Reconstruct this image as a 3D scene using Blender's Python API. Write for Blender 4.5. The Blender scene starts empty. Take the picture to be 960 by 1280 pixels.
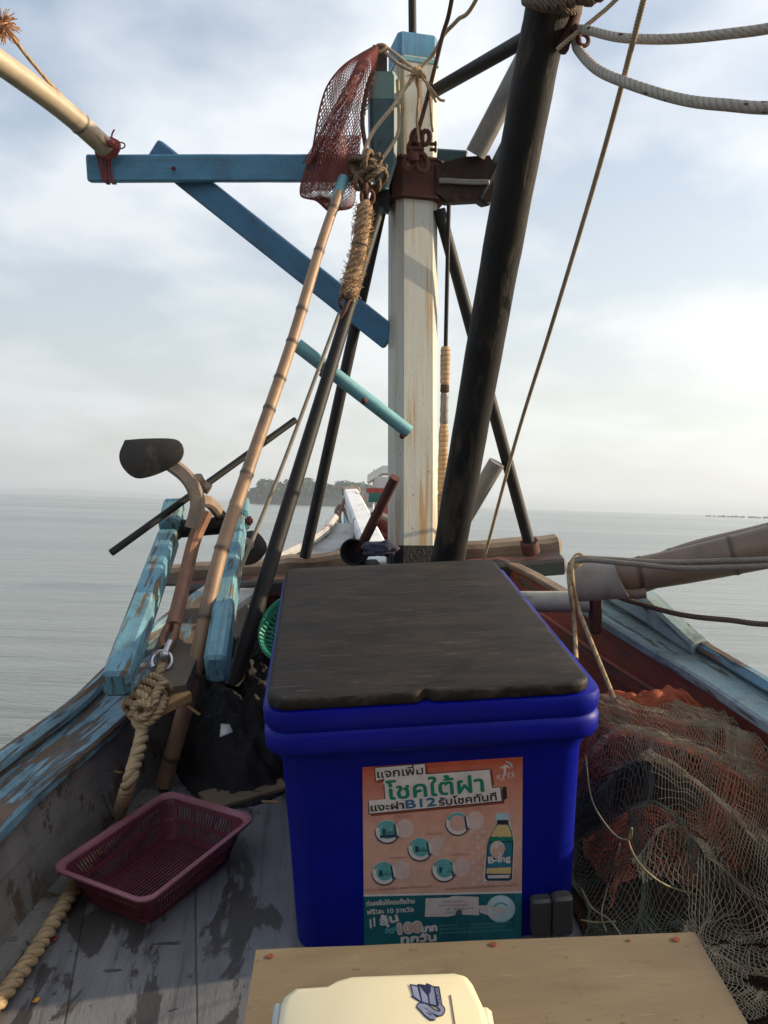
import bpy, bmesh, math, random
from mathutils import Vector, Matrix, noise
R = math.radians
rnd = random.Random(7)
SC = bpy.context.scene
COL = SC.collection
# ---------------------------------------------------------------- camera, frames
F = 1173.0                       # focal length in photo pixels (960 x 1280)
HC = 2.4                         # camera height above the sea
H = 1.25                         # camera height above the boat's deck
def V(*a): return Vector(a)
_d = V(-.03125, 1, .00853).normalized()              # world down, in camera axes (x right, y down, z forward)
Zw = -_d
Yw = (V(0, 0, 1) - Zw * Zw.z).normalized()
Xw = Yw.cross(Zw)
CW = Matrix((Xw, Yw, Zw))                            # camera axes -> world
_D = V(-.082, -.216, 1).normalized()
_W = V(1, -.0437, .0726); _W = (_W - _D * _W.dot(_D)).normalized()
_U = _W.cross(_D)
CB = Matrix((_W, _D, _U))                            # camera axes -> boat axes (right, bow, up)
CAMW = V(0, 0, HC)
BW = CW @ CB.transposed()
MB = Matrix.Translation(CAMW) @ BW.to_4x4() @ Matrix.Translation(V(0, 0, -H))   # boat -> world
def ray(x, y): return V((x - 480) / F, (y - 640) / F, 1)
def P(x, y, Z):
    p = CB @ (ray(x, y) * Z); p.z += H; return p
def Ph(x, y, h):
    r = CB @ ray(x, y); t = (h - H) / r.z
    return V(r.x * t, r.y * t, h)
def Py(x, y, Y):
    r = CB @ ray(x, y); return r * (Y / r.y) + V(0, 0, H)
def Pw(x, y, Z): return CW @ (ray(x, y) * Z) + CAMW

cam = bpy.data.cameras.new('camera'); camo = bpy.data.objects.new('camera', cam); COL.objects.link(camo)
cam.sensor_fit = 'VERTICAL'; cam.sensor_height = 36; cam.lens = 36 * F / 1280
cam.clip_start = .05; cam.clip_end = 30000
camo.matrix_world = Matrix.Translation(CAMW) @ (CW @ Matrix(((1, 0, 0), (0, -1, 0), (0, 0, -1)))).to_4x4()
SC.camera = camo
# ---------------------------------------------------------------- light
SUN_EL, SUN_AZ = 20.0, 84.0      # azimuth clockwise from the view direction (towards the right)
w = bpy.data.worlds.new('World'); SC.world = w; w.use_nodes = True
nt = w.node_tree; N = nt.nodes; L = nt.links
bg = N['Background']; bg.inputs[1].default_value = .14
sky = N.new('ShaderNodeTexSky'); sky.sky_type = 'NISHITA'; sky.sun_disc = False
sky.sun_elevation = R(SUN_EL); sky.sun_rotation = R(SUN_AZ)
sky.air_density = 1.0; sky.dust_density = 3.0; sky.ozone_density = 1.4
tc = N.new('ShaderNodeTexCoord'); sep = N.new('ShaderNodeSeparateXYZ'); L.new(tc.outputs['Generated'], sep.inputs[0])
def wmath(op, a, b=None, clamp=False):
    m = N.new('ShaderNodeMath'); m.operation = op; m.use_clamp = clamp
    for i, v in enumerate((a, b)):
        if v is None: continue
        if isinstance(v, (int, float)): m.inputs[i].default_value = v
        else: L.new(v, m.inputs[i])
    return m.outputs[0]
zz = wmath('ADD', wmath('MAXIMUM', sep.outputs[2], 0.0), .22)
cmb = N.new('ShaderNodeCombineXYZ')
L.new(wmath('DIVIDE', sep.outputs[0], zz), cmb.inputs[0]); L.new(wmath('DIVIDE', sep.outputs[1], zz), cmb.inputs[1])
cn = N.new('ShaderNodeTexNoise'); cn.inputs['Scale'].default_value = 1.7; cn.inputs['Detail'].default_value = 8
cn.inputs['Roughness'].default_value = .52; cn.inputs['Distortion'].default_value = .15
mp = N.new('ShaderNodeMapping'); mp.inputs['Location'].default_value = (3.3, 1.7, 0); mp.inputs['Scale'].default_value = (1, .9, 1)
L.new(cmb.outputs[0], mp.inputs[0]); L.new(mp.outputs[0], cn.inputs['Vector'])
cr = N.new('ShaderNodeValToRGB'); cr.color_ramp.elements[0].position = .42; cr.color_ramp.elements[1].position = .62
cr.color_ramp.elements[0].color = (.22, .22, .22, 1); cr.color_ramp.elements[1].color = (.92, .92, .92, 1)
L.new(cn.outputs[0], cr.inputs[0])
mix = N.new('ShaderNodeMixRGB'); L.new(cr.outputs[0], mix.inputs[0]); L.new(sky.outputs[0], mix.inputs[1])
sgn = wmath('ADD', wmath('MULTIPLY', sep.outputs[0], 1.2), .5, True)      # the sky brightens towards the sun's side
def two(a, b):
    m = N.new('ShaderNodeMixRGB'); L.new(sgn, m.inputs[0]); m.inputs[1].default_value = (*a, 1); m.inputs[2].default_value = (*b, 1); return m.outputs[0]
L.new(two((4.3, 4.6, 4.95), (5.2, 5.35, 5.45)), mix.inputs[2])
# pale haze band that thickens to the horizon, as in the photograph's milky sky
hz = wmath('POWER', wmath('SUBTRACT', 1.0, wmath('MAXIMUM', sep.outputs[2], 0.0), True), 3.6)
mix2 = N.new('ShaderNodeMixRGB'); L.new(wmath('MULTIPLY', hz, .92), mix2.inputs[0]); L.new(mix.outputs[0], mix2.inputs[1])
L.new(two((3.2, 3.3, 3.25), (5.0, 5.0, 4.65)), mix2.inputs[2])
L.new(mix2.outputs[0], bg.inputs[0])

sl = bpy.data.lights.new('sun', 'SUN'); so = bpy.data.objects.new('sun', sl); COL.objects.link(so)
sl.energy = 4.3; sl.angle = R(.9); sl.color = (1, .80, .54)
sd = V(math.sin(R(SUN_AZ)) * math.cos(R(SUN_EL)), math.cos(R(SUN_AZ)) * math.cos(R(SUN_EL)), math.sin(R(SUN_EL)))
so.rotation_euler = sd.to_track_quat('Z', 'Y').to_euler(); so.location = (8, 2, 10)
SC.render.engine = 'CYCLES'
SC.view_settings.view_transform = 'Standard'; SC.view_settings.look = 'None'
SC.view_settings.gamma = 1; SC.view_settings.exposure = 0.62
SC.cycles.max_bounces = 6; SC.cycles.volume_bounces = 0

# ---------------------------------------------------------------- materials
class G:
    """small node-graph helper"""
    def __init__(s, name):
        s.m = bpy.data.materials.new(name); s.m.use_nodes = True
        s.N = s.m.node_tree.nodes; s.L = s.m.node_tree.links; s.b = s.N['Principled BSDF']
        s.tc = s.N.new('ShaderNodeTexCoord')
    def put(s, sock, v):
        if v is None: return
        if isinstance(v, (int, float)): sock.default_value = v
        elif isinstance(v, tuple): sock.default_value = (*v, 1) if len(v) == 3 and sock.type == 'RGBA' else v
        else: s.L.new(v, sock)
    def vec(s, coord='UV', scale=(1, 1, 1), rot=(0, 0, 0), loc=(0, 0, 0)):
        mp = s.N.new('ShaderNodeMapping'); s.L.new(s.tc.outputs[coord], mp.inputs[0])
        mp.inputs['Scale'].default_value = scale; mp.inputs['Rotation'].default_value = rot; mp.inputs['Location'].default_value = loc
        return mp.outputs[0]
    def noise(s, vec, scale, detail=6, rough=.6, dist=0):
        n = s.N.new('ShaderNodeTexNoise'); s.L.new(vec, n.inputs['Vector'])
        n.inputs['Scale'].default_value = scale; n.inputs['Detail'].default_value = detail
        n.inputs['Roughness'].default_value = rough; n.inputs['Distortion'].default_value = dist
        return n.outputs[0]
    def wave(s, vec, scale, direction='X', dist=0, profile='SIN', kind='BANDS'):
        n = s.N.new('ShaderNodeTexWave'); s.L.new(vec, n.inputs['Vector']); n.wave_type = kind; n.bands_direction = direction
        n.wave_profile = profile; n.inputs['Scale'].default_value = scale; n.inputs['Distortion'].default_value = dist
        return n.outputs[1]
    def voro(s, vec, scale, feature='F1'):
        n = s.N.new('ShaderNodeTexVoronoi'); n.feature = feature; s.L.new(vec, n.inputs['Vector']); n.inputs['Scale'].default_value = scale
        return n.outputs[0]
    def ramp(s, fac, *stops):
        r = s.N.new('ShaderNodeValToRGB'); s.L.new(fac, r.inputs[0]); e = r.color_ramp.elements
        while len(e) < len(stops): e.new(.5)
        for i, (p, c) in enumerate(stops):
            e[i].position = p; e[i].color = (*c, 1) if isinstance(c, tuple) else (c, c, c, 1)
        return r.outputs[0]
    def mix(s, fac, a, b, mode='MIX'):
        m = s.N.new('ShaderNodeMixRGB'); m.blend_type = mode
        s.put(m.inputs[0], fac); s.put(m.inputs[1], a); s.put(m.inputs[2], b); return m.outputs[0]
    def math(s, op, a, b=0.0, clamp=False):
        m = s.N.new('ShaderNodeMath'); m.operation = op; m.use_clamp = clamp
        s.put(m.inputs[0], a); s.put(m.inputs[1], b); return m.outputs[0]
    def bump(s, h, strength=.4, dist=.004, prev=None):
        b = s.N.new('ShaderNodeBump'); b.inputs['Strength'].default_value = strength; b.inputs['Distance'].default_value = dist
        s.L.new(h, b.inputs['Height'])
        if prev is not None: s.L.new(prev, b.inputs['Normal'])
        return b.outputs[0]
    def out(s, color=None, rough=.6, metal=0., normal=None, spec=None, alpha=None, coat=None):
        b = s.b.inputs
        s.put(b['Base Color'], color); s.put(b['Roughness'], rough); s.put(b['Metallic'], metal)
        if normal is not None: s.L.new(normal, b['Normal'])
        s.put(b['Specular IOR Level'], spec); s.put(b['Alpha'], alpha); s.put(b['Coat Weight'], coat)
        return s.m

def worn(name, paint, paint2, under, wear=.5, scale=3., stretch=(3, .6, 1), rough=.55, metal=0., bump=.5, grime=(.03, .025, .02), grimeamt=.35, edge=.05, coord='UV', detail=8, spec=None, grain=False):
    """paint over a worn-through underlayer, with grime; UV is in metres (across, along)"""
    g = G(name); v = g.vec(coord, stretch); v2 = g.vec(coord)
    n1 = g.noise(v, scale, detail, .65, .3); n2 = g.noise(v2, scale * 2.3, 5, .6); n3 = g.noise(v, scale * 14, 4, .7)
    col = g.mix(g.ramp(n2, (.3, 0), (.7, 1)), paint, paint2)
    m = g.ramp(n1, (wear, 0), (wear + edge, 1))
    un = g.mix(n3, under, tuple(c * .45 for c in under))
    col = g.mix(m, col, un)
    gm = g.ramp(g.noise(v2, scale * 1.1, 7, .7), (.5, 0), (.75, grimeamt))
    col = g.mix(gm, col, grime)
    sp = g.ramp(g.noise(v2, scale * 22, 3, .6), (.62, 0), (.7, .5)); col = g.mix(sp, col, grime)
    if grain: gn = g.noise(g.vec(coord, (70, 2.2, 1)), 1, 5, .65, .2); col = g.mix(g.ramp(gn, (.52, 0), (.72, .55)), col, tuple(x * .5 for x in under))
    nb = g.bump(gn, .5, .003) if grain else None
    nb = g.bump(n3, bump * .5, .003, nb); nb = g.bump(g.math('SUBTRACT', 1.0, m), bump, .003, nb)
    return g.out(col, g.mix(m, (rough,) * 3, (.85,) * 3), metal, nb, spec=spec)

def plain(name, c, c2=None, scale=12., rough=.5, metal=0., bump=.15, stretch=(1, 1, 1), coord='Object', bdist=.002, coat=None, spec=None):
    g = G(name); v = g.vec(coord, stretch); n = g.noise(v, scale, 6, .6); n2 = g.noise(v, scale * 7, 4, .6)
    c2 = c2 or tuple(x * .7 for x in c)
    col = g.mix(g.ramp(n, (.35, 0), (.68, 1)), c, c2)
    r = g.ramp(n, (.3, rough * .85), (.7, min(1, rough * 1.2)))
    return g.out(col, r, metal, g.bump(n2, bump, bdist), coat=coat, spec=spec)

def ropemat(name, c, c2, k=60., slant=1., rough=.9, specks=None, depth=.002):
    g = G(name); v = g.vec('UV', (1, 1, 1)); s = g.N.new('ShaderNodeSeparateXYZ'); g.L.new(v, s.inputs[0])
    t = g.math('ADD', g.math('MULTIPLY', s.outputs[1], k), g.math('MULTIPLY', s.outputs[0], k * slant))
    sw = g.math('ABSOLUTE', g.math('SINE', g.math('MULTIPLY', t, math.pi)))
    n = g.noise(g.vec('UV', (1, 1, 1)), 30, 6, .7)
    col = g.mix(g.ramp(n, (.35, 0), (.7, 1)), c, c2)
    col = g.mix(g.ramp(sw, (0, .75), (.35, 0)), col, tuple(x * .35 for x in c))
    if specks:
        vo = g.voro(g.vec('UV', (1, .55, 1)), 42); col = g.mix(g.ramp(vo, (.13, 1), (.2, 0)), col, specks)
    fine = g.noise(g.vec('UV', (1, .3, 1)), 400, 3, .6)
    nb = g.bump(sw, .9, depth); nb = g.bump(fine, .5, .001, nb)
    return g.out(col, rough, 0, nb, spec=.2)

def woodmat(name, c, c2, c3, rough=.8, scale=6., stretch=(6, .5, 1), bump=.8, holes=True):
    g = G(name); v = g.vec('UV', stretch); v2 = g.vec('UV')
    n = g.noise(v, scale, 8, .65, .5); f = g.noise(v, scale * 9, 5, .7); l = g.noise(v2, scale * .6, 5, .6)
    col = g.mix(g.ramp(n, (.3, 0), (.72, 1)), c, c2)
    col = g.mix(g.ramp(f, (.5, 0), (.75, .8)), col, tuple(x * .35 for x in c2))
    col = g.mix(g.ramp(l, (.5, 0), (.66, .8)), col, c3)
    return g.out(col, rough, 0, g.bump(f, bump, .004, g.bump(n, bump, .006)))

def bamboomat(name, c, c2, dark):
    g = G(name); v = g.vec('UV', (5, .5, 1)); v2 = g.vec('UV')
    n = g.noise(v, 7, 7, .6, .2); l = g.noise(g.vec('UV', (.6, 1, 1)), 9, 5, .6)
    at = g.N.new('ShaderNodeAttribute'); at.attribute_name = 'node'
    col = g.mix(g.ramp(n, (.3, 0), (.7, 1)), c, c2)
    col = g.mix(g.ramp(l, (.5, 0), (.72, .75)), col, dark)
    col = g.mix(at.outputs['Fac'], col, tuple(x * .6 for x in dark))
    return g.out(col, .5, 0, g.bump(g.noise(v, 60, 4, .6), .3, .002))

M = {}
M['mast_white'] = None
def mk_mast():
    g = G('mast cream paint'); v = g.vec('UV', (5, .5, 1)); v2 = g.vec('UV')
    n = g.noise(v, 5, 8, .65, .2); s = g.noise(g.vec('UV', (9, .35, 1), loc=(3, 1, 0)), 4, 6, .6, .3)
    col = g.mix(g.ramp(n, (.3, 0), (.7, 1)), (.52, .51, .45), (.42, .42, .37))
    col = g.mix(g.ramp(s, (.52, 0), (.62, .85)), col, (.40, .22, .07))          # rusty runs
    col = g.mix(g.ramp(g.noise(v, 26, 5, .7), (.64, 0), (.7, .8)), col, (.10, .08, .06))
    sp = g.ramp(g.noise(v2, 55, 3, .6), (.68, 0), (.72, .9)); col = g.mix(sp, col, (.08, .06, .05))
    return g.out(col, .5, 0, g.bump(n, .35, .004, g.bump(g.noise(v2, 70, 3, .6), .25, .002)))
M['mast'] = mk_mast()
M['blue'] = worn('faded blue paint', (.06, .20, .34), (.09, .26, .40), (.20, .16, .11), wear=.64, scale=5, stretch=(7, .7, 1), grain=True, grimeamt=.5)
M['bluebrace'] = worn('deep blue paint', (.045, .155, .29), (.06, .19, .33), (.16, .15, .12), wear=.66, scale=4, stretch=(7, .6, 1), grain=True, grimeamt=.5)
M['bluework'] = worn('chipped sky blue paint', (.08, .235, .33), (.16, .33, .38), (.20, .15, .10), wear=.55, scale=6, stretch=(7, .8, 1), grain=True, grimeamt=.95, bump=1.)
M['gunblue'] = worn('weathered gunwale blue', (.10, .235, .33), (.20, .32, .37), (.20, .125, .08), wear=.49, scale=6, stretch=(7, .6, 1), grain=True, grimeamt=.95, bump=1.)
M['gunpale'] = worn('pale blue gunwale paint', (.34, .43, .42), (.23, .36, .40), (.22, .13, .08), wear=.57, scale=6, stretch=(6, .6, 1), grain=True, grimeamt=.9, bump=1.)
M['teal'] = worn('teal paint', (.16, .38, .40), (.12, .30, .36), (.10, .07, .05), wear=.64, scale=6, stretch=(2, .8, 1))
M['greenlight'] = worn('light dull green paint', (.17, .28, .25), (.12, .22, .20), (.05, .045, .04), wear=.66, scale=7, stretch=(2, 1, 1), grimeamt=.5)
M['armiron'] = worn('tan rust iron', (.30, .23, .17), (.20, .14, .10), (.10, .06, .04), wear=.6, scale=11, stretch=(1, 1, 1), rough=.75, bump=1., edge=.15)
M['greenblock'] = worn('dull green paint', (.05, .11, .12), (.035, .08, .10), (.03, .028, .025), wear=.6, scale=5, stretch=(2, 1, 1), grimeamt=.6)
M['greyplank'] = worn('grey hull paint', (.22, .21, .19), (.16, .15, .135), (.15, .10, .065), wear=.56, scale=4.5, stretch=(1.5, 2.5, 1), grimeamt=.7, bump=.9, grain=True)
M['redplank'] = worn('red lead paint', (.30, .060, .036), (.21, .046, .032), (.13, .10, .085), wear=.58, scale=4, stretch=(6, .5, 1), grain=True, grimeamt=.7, bump=.8)
M['whitepaint'] = worn('white bow paint', (.82, .82, .80), (.72, .73, .73), (.22, .17, .12), wear=.60, scale=5, stretch=(2, 1, 1), grimeamt=.4)
M['hullout'] = worn('outer hull paint', (.10, .32, .44), (.14, .36, .48), (.12, .09, .07), wear=.6, scale=2, stretch=(1, .6, 1))
M['log'] = woodmat('grey weathered log', (.30, .23, .16), (.20, .14, .095), (.09, .05, .04), scale=5)
M['logend'] = woodmat('pale sawn log', (.52, .42, .28), (.38, .28, .18), (.25, .16, .1), stretch=(3, 3, 1))
M['darkbeam'] = worn('dark timber with red paint', (.035, .028, .025), (.05, .035, .03), (.22, .06, .04), wear=.52, scale=4, stretch=(2, .5, 1), bump=1.)
M['darkwood'] = woodmat('dark wet wood', (.07, .05, .038), (.045, .033, .027), (.025, .02, .018), scale=5)
M['boom'] = worn('blackened boom', (.007, .007, .008), (.014, .013, .013), (.085, .066, .045), wear=.53, scale=4.5, stretch=(3, .8, 1), rough=.6, bump=.9, edge=.10, grimeamt=.3, spec=.25)
M['blacksteel'] = worn('black painted steel', (.009, .009, .010), (.016, .015, .015), (.08, .04, .025), wear=.62, scale=7, stretch=(2, .6, 1), rough=.55, bump=.5, edge=.1, spec=.25)
M['rust'] = worn('rusted steel', (.10, .026, .016), (.055, .018, .013), (.20, .07, .03), wear=.58, scale=9, stretch=(1.5, 1, 1), rough=.8, bump=1., edge=.15)
M['galv'] = worn('grey steel pipe', (.22, .205, .19), (.15, .14, .13), (.12, .06, .035), wear=.64, scale=6, stretch=(1.5, .5, 1), rough=.45, edge=.2, bump=.4)
M['pvc'] = worn('scuffed grey pvc', (.34, .31, .28), (.25, .23, .21), (.13, .11, .10), wear=.62, scale=9, stretch=(1, 1, 1), rough=.6, edge=.2, bump=.4)
M['whitepipe'] = worn('dirty white pipe', (.47, .43, .35), (.36, .33, .27), (.12, .10, .08), wear=.58, scale=6, stretch=(1.2, .8, 1), rough=.6, edge=.12)
M['anchor'] = worn('rusty anchor iron', (.27, .13, .075), (.19, .095, .06), (.06, .04, .03), wear=.58, scale=8, stretch=(1.4, .7, 1), rough=.75, bump=1., edge=.2)
M['fluke'] = worn('muddy fluke iron', (.045, .035, .028), (.03, .026, .022), (.17, .13, .075), wear=.56, scale=7, stretch=(1, 1, 1), rough=.7, bump=.8, edge=.12, coord='Object')
M['chrome'] = plain('galvanised shackle', (.62, .60, .62), (.42, .40, .42), 20, .3, .9)
M['bamboo'] = bamboomat('aged bamboo', (.34, .21, .115), (.22, .13, .075), (.10, .06, .045))
M['bamboopale'] = bamboomat('pale bamboo', (.46, .37, .25), (.34, .27, .19), (.14, .10, .075))
M['bamboodark'] = bamboomat('brown bamboo', (.22, .15, .105), (.15, .105, .075), (.08, .06, .045))
M['rope'] = ropemat('tan hemp rope', (.42, .31, .18), (.27, .19, .11), 28)
M['ropethin'] = ropemat('thin tan cord', (.52, .42, .30), (.36, .28, .19), 130)
M['ropegrey'] = ropemat('grey cord', (.28, .25, .21), (.2, .18, .15), 130)
M['ropewhite'] = ropemat('braided pale rope', (.42, .38, .33), (.32, .29, .25), 60, 1, specks=(.04, .03, .04))
M['ropebrown'] = ropemat('brown cord', (.12, .07, .05), (.07, .04, .03), 120)
M['ropedark'] = ropemat('dark rope', (.16, .12, .09), (.1, .075, .06), 100)
M['fray'] = plain('frayed rope fibre', (.45, .30, .17), (.28, .18, .1), 60, .95, bump=.8)
M['redcord'] = plain('red cord', (.28, .05, .04), (.12, .03, .03), 40, .8)
M['netred'] = plain('maroon net twine', (.28, .075, .055), (.17, .05, .045), 20, .8)
M['netorange'] = plain('orange net twine', (.55, .16, .07), (.36, .09, .05), 14, .85)
M['nettan'] = plain('tan net twine', (.38, .31, .20), (.17, .14, .09), 9, .85)
M['netgreen'] = plain('dark green net twine', (.10, .11, .075), (.04, .05, .035), 9, .85)
M['netedge'] = plain('yellowish edge line', (.24, .21, .12), (.14, .12, .07), 30, .8)
M['cooler'] = None
def mk_cooler():
    g = G('blue cooler plastic'); v = g.vec('Object'); n = g.noise(v, 4, 6, .6); s = g.noise(g.vec('Object', (1, 1, 9)), 9, 5, .65, .4)
    col = g.mix(g.ramp(n, (.3, 0), (.7, 1)), (.0, .006, .27), (.0, .004, .19))
    sc = g.ramp(s, (.64, 0), (.74, .35)); col = g.mix(sc, col, (.04, .05, .14))
    s2 = g.noise(g.vec('Object', (2, 2, 14), rot=(.1, .2, .5)), 16, 4, .7, .2); col = g.mix(g.ramp(s2, (.69, 0), (.73, .5)), col, (.10, .12, .22))
    d = g.ramp(g.noise(v, 7, 7, .7), (.62, 0), (.8, .35)); col = g.mix(d, col, (.03, .03, .05))
    return g.out(col, g.ramp(n, (.3, .38), (.7, .55)), 0, g.bump(g.noise(v, 90, 3, .5), .12, .001), spec=.22)
M['cooler'] = mk_cooler()
def mk_pad():
    g = G('black rubber pad'); v = g.vec('Object'); st = g.noise(g.vec('Object', (1, 3, 1)), 5, 7, .65, .6)
    col = g.mix(g.ramp(st, (.35, 0), (.7, 1)), (.006, .0055, .0052), (.030, .0225, .019))
    sc = g.noise(g.vec('Object', (1, 6, 1), rot=(0, 0, .3)), 16, 5, .7, .5); col = g.mix(g.ramp(sc, (.57, 0), (.66, .5)), col, (.080, .060, .054))
    col = g.mix(g.ramp(g.voro(v, 34), (.06, .5), (.12, 0)), col, (.015, .014, .013))
    r = g.ramp(st, (.3, .6), (.7, .85))
    return g.out(col, r, 0, g.bump(st, .35, .005, g.bump(g.noise(v, 120, 4, .6), .3, .0012)), spec=.3)
M['pad'] = mk_pad()
def mk_board():
    g = G('brown plywood'); v = g.vec('Object', (1, 2.5, 1)); n = g.noise(v, 3.5, 7, .6, .5); f = g.noise(g.vec('Object', (1.5, 30, 1)), 6, 5, .7)
    col = g.mix(g.ramp(n, (.3, 0), (.7, 1)), (.235, .178, .105), (.16, .118, .070))
    col = g.mix(g.ramp(f, (.45, 0), (.8, .35)), col, (.12, .085, .055))
    b = g.ramp(g.noise(g.vec('Object', (1, 1.8, 1), loc=(4, 2, 0)), 9, 4, .6, .5), (.62, 0), (.70, .6)); col = g.mix(b, col, (.12, .085, .06))
    b2 = g.ramp(g.noise(g.vec('Object', (1, 1, 1), loc=(1, 5, 0)), 38, 3, .6, .4), (.66, 0), (.72, .7)); col = g.mix(b2, col, (.09, .065, .045))
    sc_ = g.ramp(g.noise(g.vec('Object', (3, 40, 1), rot=(0, 0, .7)), 3, 3, .6, .2), (.68, 0), (.72, .5)); col = g.mix(sc_, col, (.34, .27, .19))
    return g.out(col, .62, 0, g.bump(f, .3, .0015), spec=.35)
M['board'] = mk_board()
M['crate'] = woodmat('hatch wood', (.12, .09, .07), (.09, .065, .05), (.05, .04, .03))
M['case'] = plain('cream case plastic', (.76, .68, .46), (.70, .62, .41), 5, .38, bump=.05)
M['casegrey'] = plain('pale grey clasp', (.45, .5, .5), (.35, .4, .4), 10, .4)
M['redplastic'] = plain('red plastic', (.5, .02, .04), None, 10, .35)
M['greyplastic'] = plain('dark grey plastic', (.05, .046, .045), (.035, .032, .032), 14, .5)
M['basket'] = plain('maroon basket plastic', (.13, .022, .035), (.09, .018, .028), 9, .42, bump=.1)
M['basketrim'] = plain('dusty maroon rim', (.30, .11, .14), (.21, .07, .09), 9, .5, bump=.1)
M['greenplastic'] = plain('green plastic', (.05, .34, .21), (.04, .27, .17), 9, .4)
M['tarp'] = plain('black tarp', (.010, .010, .012), (.022, .021, .022), 12, .75, bump=.7, bdist=.008, spec=.3)
M['navy'] = plain('navy cloth', (.022, .025, .05), (.035, .035, .06), 14, .9, bump=.6)
M['scrap'] = plain('white scrap', (.6, .6, .58), None, 20, .7)
M['straw'] = plain('dry straw', (.5, .3, .12), (.35, .2, .08), 30, .8)
M['yellow'] = plain('yellow leaf', (.7, .35, .03), None, 30, .7)
M['screw'] = plain('rusty screw', (.30, .08, .03), (.12, .03, .02), 200, .7, .3)
M['redscrap'] = plain('red scrap', (.28, .01, .03), None, 30, .5)
def mk_deck():
    g = G('grey painted deck with wet stains'); v = g.vec('UV', rot=(0, 0, -.22)); vs = g.vec('UV', (3.2, .9, 1), rot=(0, 0, -.45))
    n = g.noise(v, 5, 8, .65, .3); col = g.mix(g.ramp(n, (.3, 0), (.7, 1)), (.19, .190, .195), (.125, .126, .130))
    st = g.noise(g.vec('UV', (2.8, 1.1, 1), rot=(0, 0, -.45), loc=(.35, 2.2, 0)), 3.4, 10, .62, .5)
    m = g.ramp(st, (.52, 0), (.55, .85)); col = g.mix(m, col, (.036, .028, .024))
    st2 = g.noise(g.vec('UV', (1, 2.2, 1), loc=(5, 1, 0)), 11, 4, .55, .3); m2 = g.ramp(st2, (.655, 0), (.675, .8)); col = g.mix(m2, col, (.035, .028, .026))
    br = g.N.new('ShaderNodeTexBrick'); g.L.new(g.vec('UV', rot=(0, 0, math.pi / 2 - .12), loc=(0, .075, 0)), br.inputs['Vector'])
    br.inputs['Scale'].default_value = 1; br.inputs['Brick Width'].default_value = 4; br.inputs['Row Height'].default_value = .235
    br.inputs['Mortar Size'].default_value = .003; br.inputs['Mortar Smooth'].default_value = .6; br.offset = 0
    col = g.mix(g.math('MULTIPLY', br.outputs['Fac'], .6), col, (.02, .016, .014))
    gr_ = g.noise(g.vec('UV', (55, 2.0, 1), rot=(0, 0, 0)), 1, 6, .7, .3); col = g.mix(g.ramp(gr_, (.5, 0), (.72, .6)), col, (.035, .030, .027))
    sp_ = g.noise(g.vec('UV', loc=(2, 7, 0)), 60, 3, .6); col = g.mix(g.ramp(sp_, (.66, 0), (.72, .7)), col, (.03, .025, .02))
    hgt = g.math('SUBTRACT', g.noise(vs, 40, 5, .7), g.math('MULTIPLY', br.outputs['Fac'], 2.0))
    return g.out(col, g.mix(m, (.62,) * 3, (.4,) * 3), 0, g.bump(hgt, .5, .003, g.bump(m, .25, .003)))
M['deck'] = mk_deck()

# ---------------------------------------------------------------- mesh helpers (boat frame unless told otherwise)
ORG = {}
def newbm():
    bm = bmesh.new(); bm.loops.layers.uv.new('UVMap'); return bm
def uvl(bm): return bm.loops.layers.uv[0]
def face(bm, vs, uvs=None, mi=0):
    try: f = bm.faces.new(vs)
    except ValueError: return None
    f.material_index = mi; f.smooth = True
    if uvs:
        l = uvl(bm)
        for lp, uv in zip(f.loops, uvs): lp[l].uv = uv
    return f
def frames(pts):
    n = len(pts); T = []
    for i in range(n):
        t = (pts[min(n - 1, i + 1)] - pts[max(0, i - 1)])
        T.append(t.normalized() if t.length > 1e-9 else V(0, 0, 1))
    up = V(0, 0, 1) if abs(T[0].z) < .9 else V(0, 1, 0)
    a = (up - T[0] * up.dot(T[0])).normalized(); out = []
    for i in range(n):
        a = a - T[i] * a.dot(T[i]); a.normalize(); out.append((T[i], a, T[i].cross(a)))
    return out
def sweep(bm, pts, sec, scales=None, caps=True, mi=0, up=None, capmi=None, u0=None):
    """sweep a closed 2D section (list of (a,b)) along pts; UV across/along in metres"""
    pts = [Vector(p) for p in pts]; fr = frames(pts); n = len(sec)
    if up is not None:
        fr = []
        for i in range(len(pts)):
            t = (pts[min(len(pts) - 1, i + 1)] - pts[max(0, i - 1)]).normalized()
            a = (up - t * up.dot(t)).normalized(); fr.append((t, a, t.cross(a)))
    if scales is None: scales = [1] * len(pts)
    u0 = rnd.random() * 7 if u0 is None else u0; v = rnd.random() * 7 if u0 else 0; rings = []; vv = []
    us = [0]
    for k in range(n):
        p, q = sec[k], sec[(k + 1) % n]; us.append(us[-1] + math.hypot(p[0] - q[0], p[1] - q[1]))
    for i, p in enumerate(pts):
        if i: v += (p - pts[i - 1]).length
        vv.append(v); t, a, b = fr[i]; s = scales[i]
        sa, sb = s if isinstance(s, tuple) else (s, s)
        rings.append([bm.verts.new(p + a * (c[1] * sb) + b * (c[0] * sa)) for c in sec])
    for i in range(len(pts) - 1):
        for k in range(n):
            k2 = (k + 1) % n
            face(bm, [rings[i][k], rings[i][k2], rings[i + 1][k2], rings[i + 1][k]],
                 [(u0 + us[k], vv[i]), (u0 + us[k + 1], vv[i]), (u0 + us[k + 1], vv[i + 1]), (u0 + us[k], vv[i + 1])], mi)
    if caps:
        cm = mi if capmi is None else capmi
        face(bm, rings[0][::-1], [(u0 + c[0], v + c[1]) for c in sec][::-1], cm)
        face(bm, rings[-1], [(u0 + c[0], v + c[1]) for c in sec], cm)
    return rings
def circ(r, n=14): return [(r * math.cos(2 * math.pi * k / n), r * math.sin(2 * math.pi * k / n)) for k in range(n)]
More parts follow.
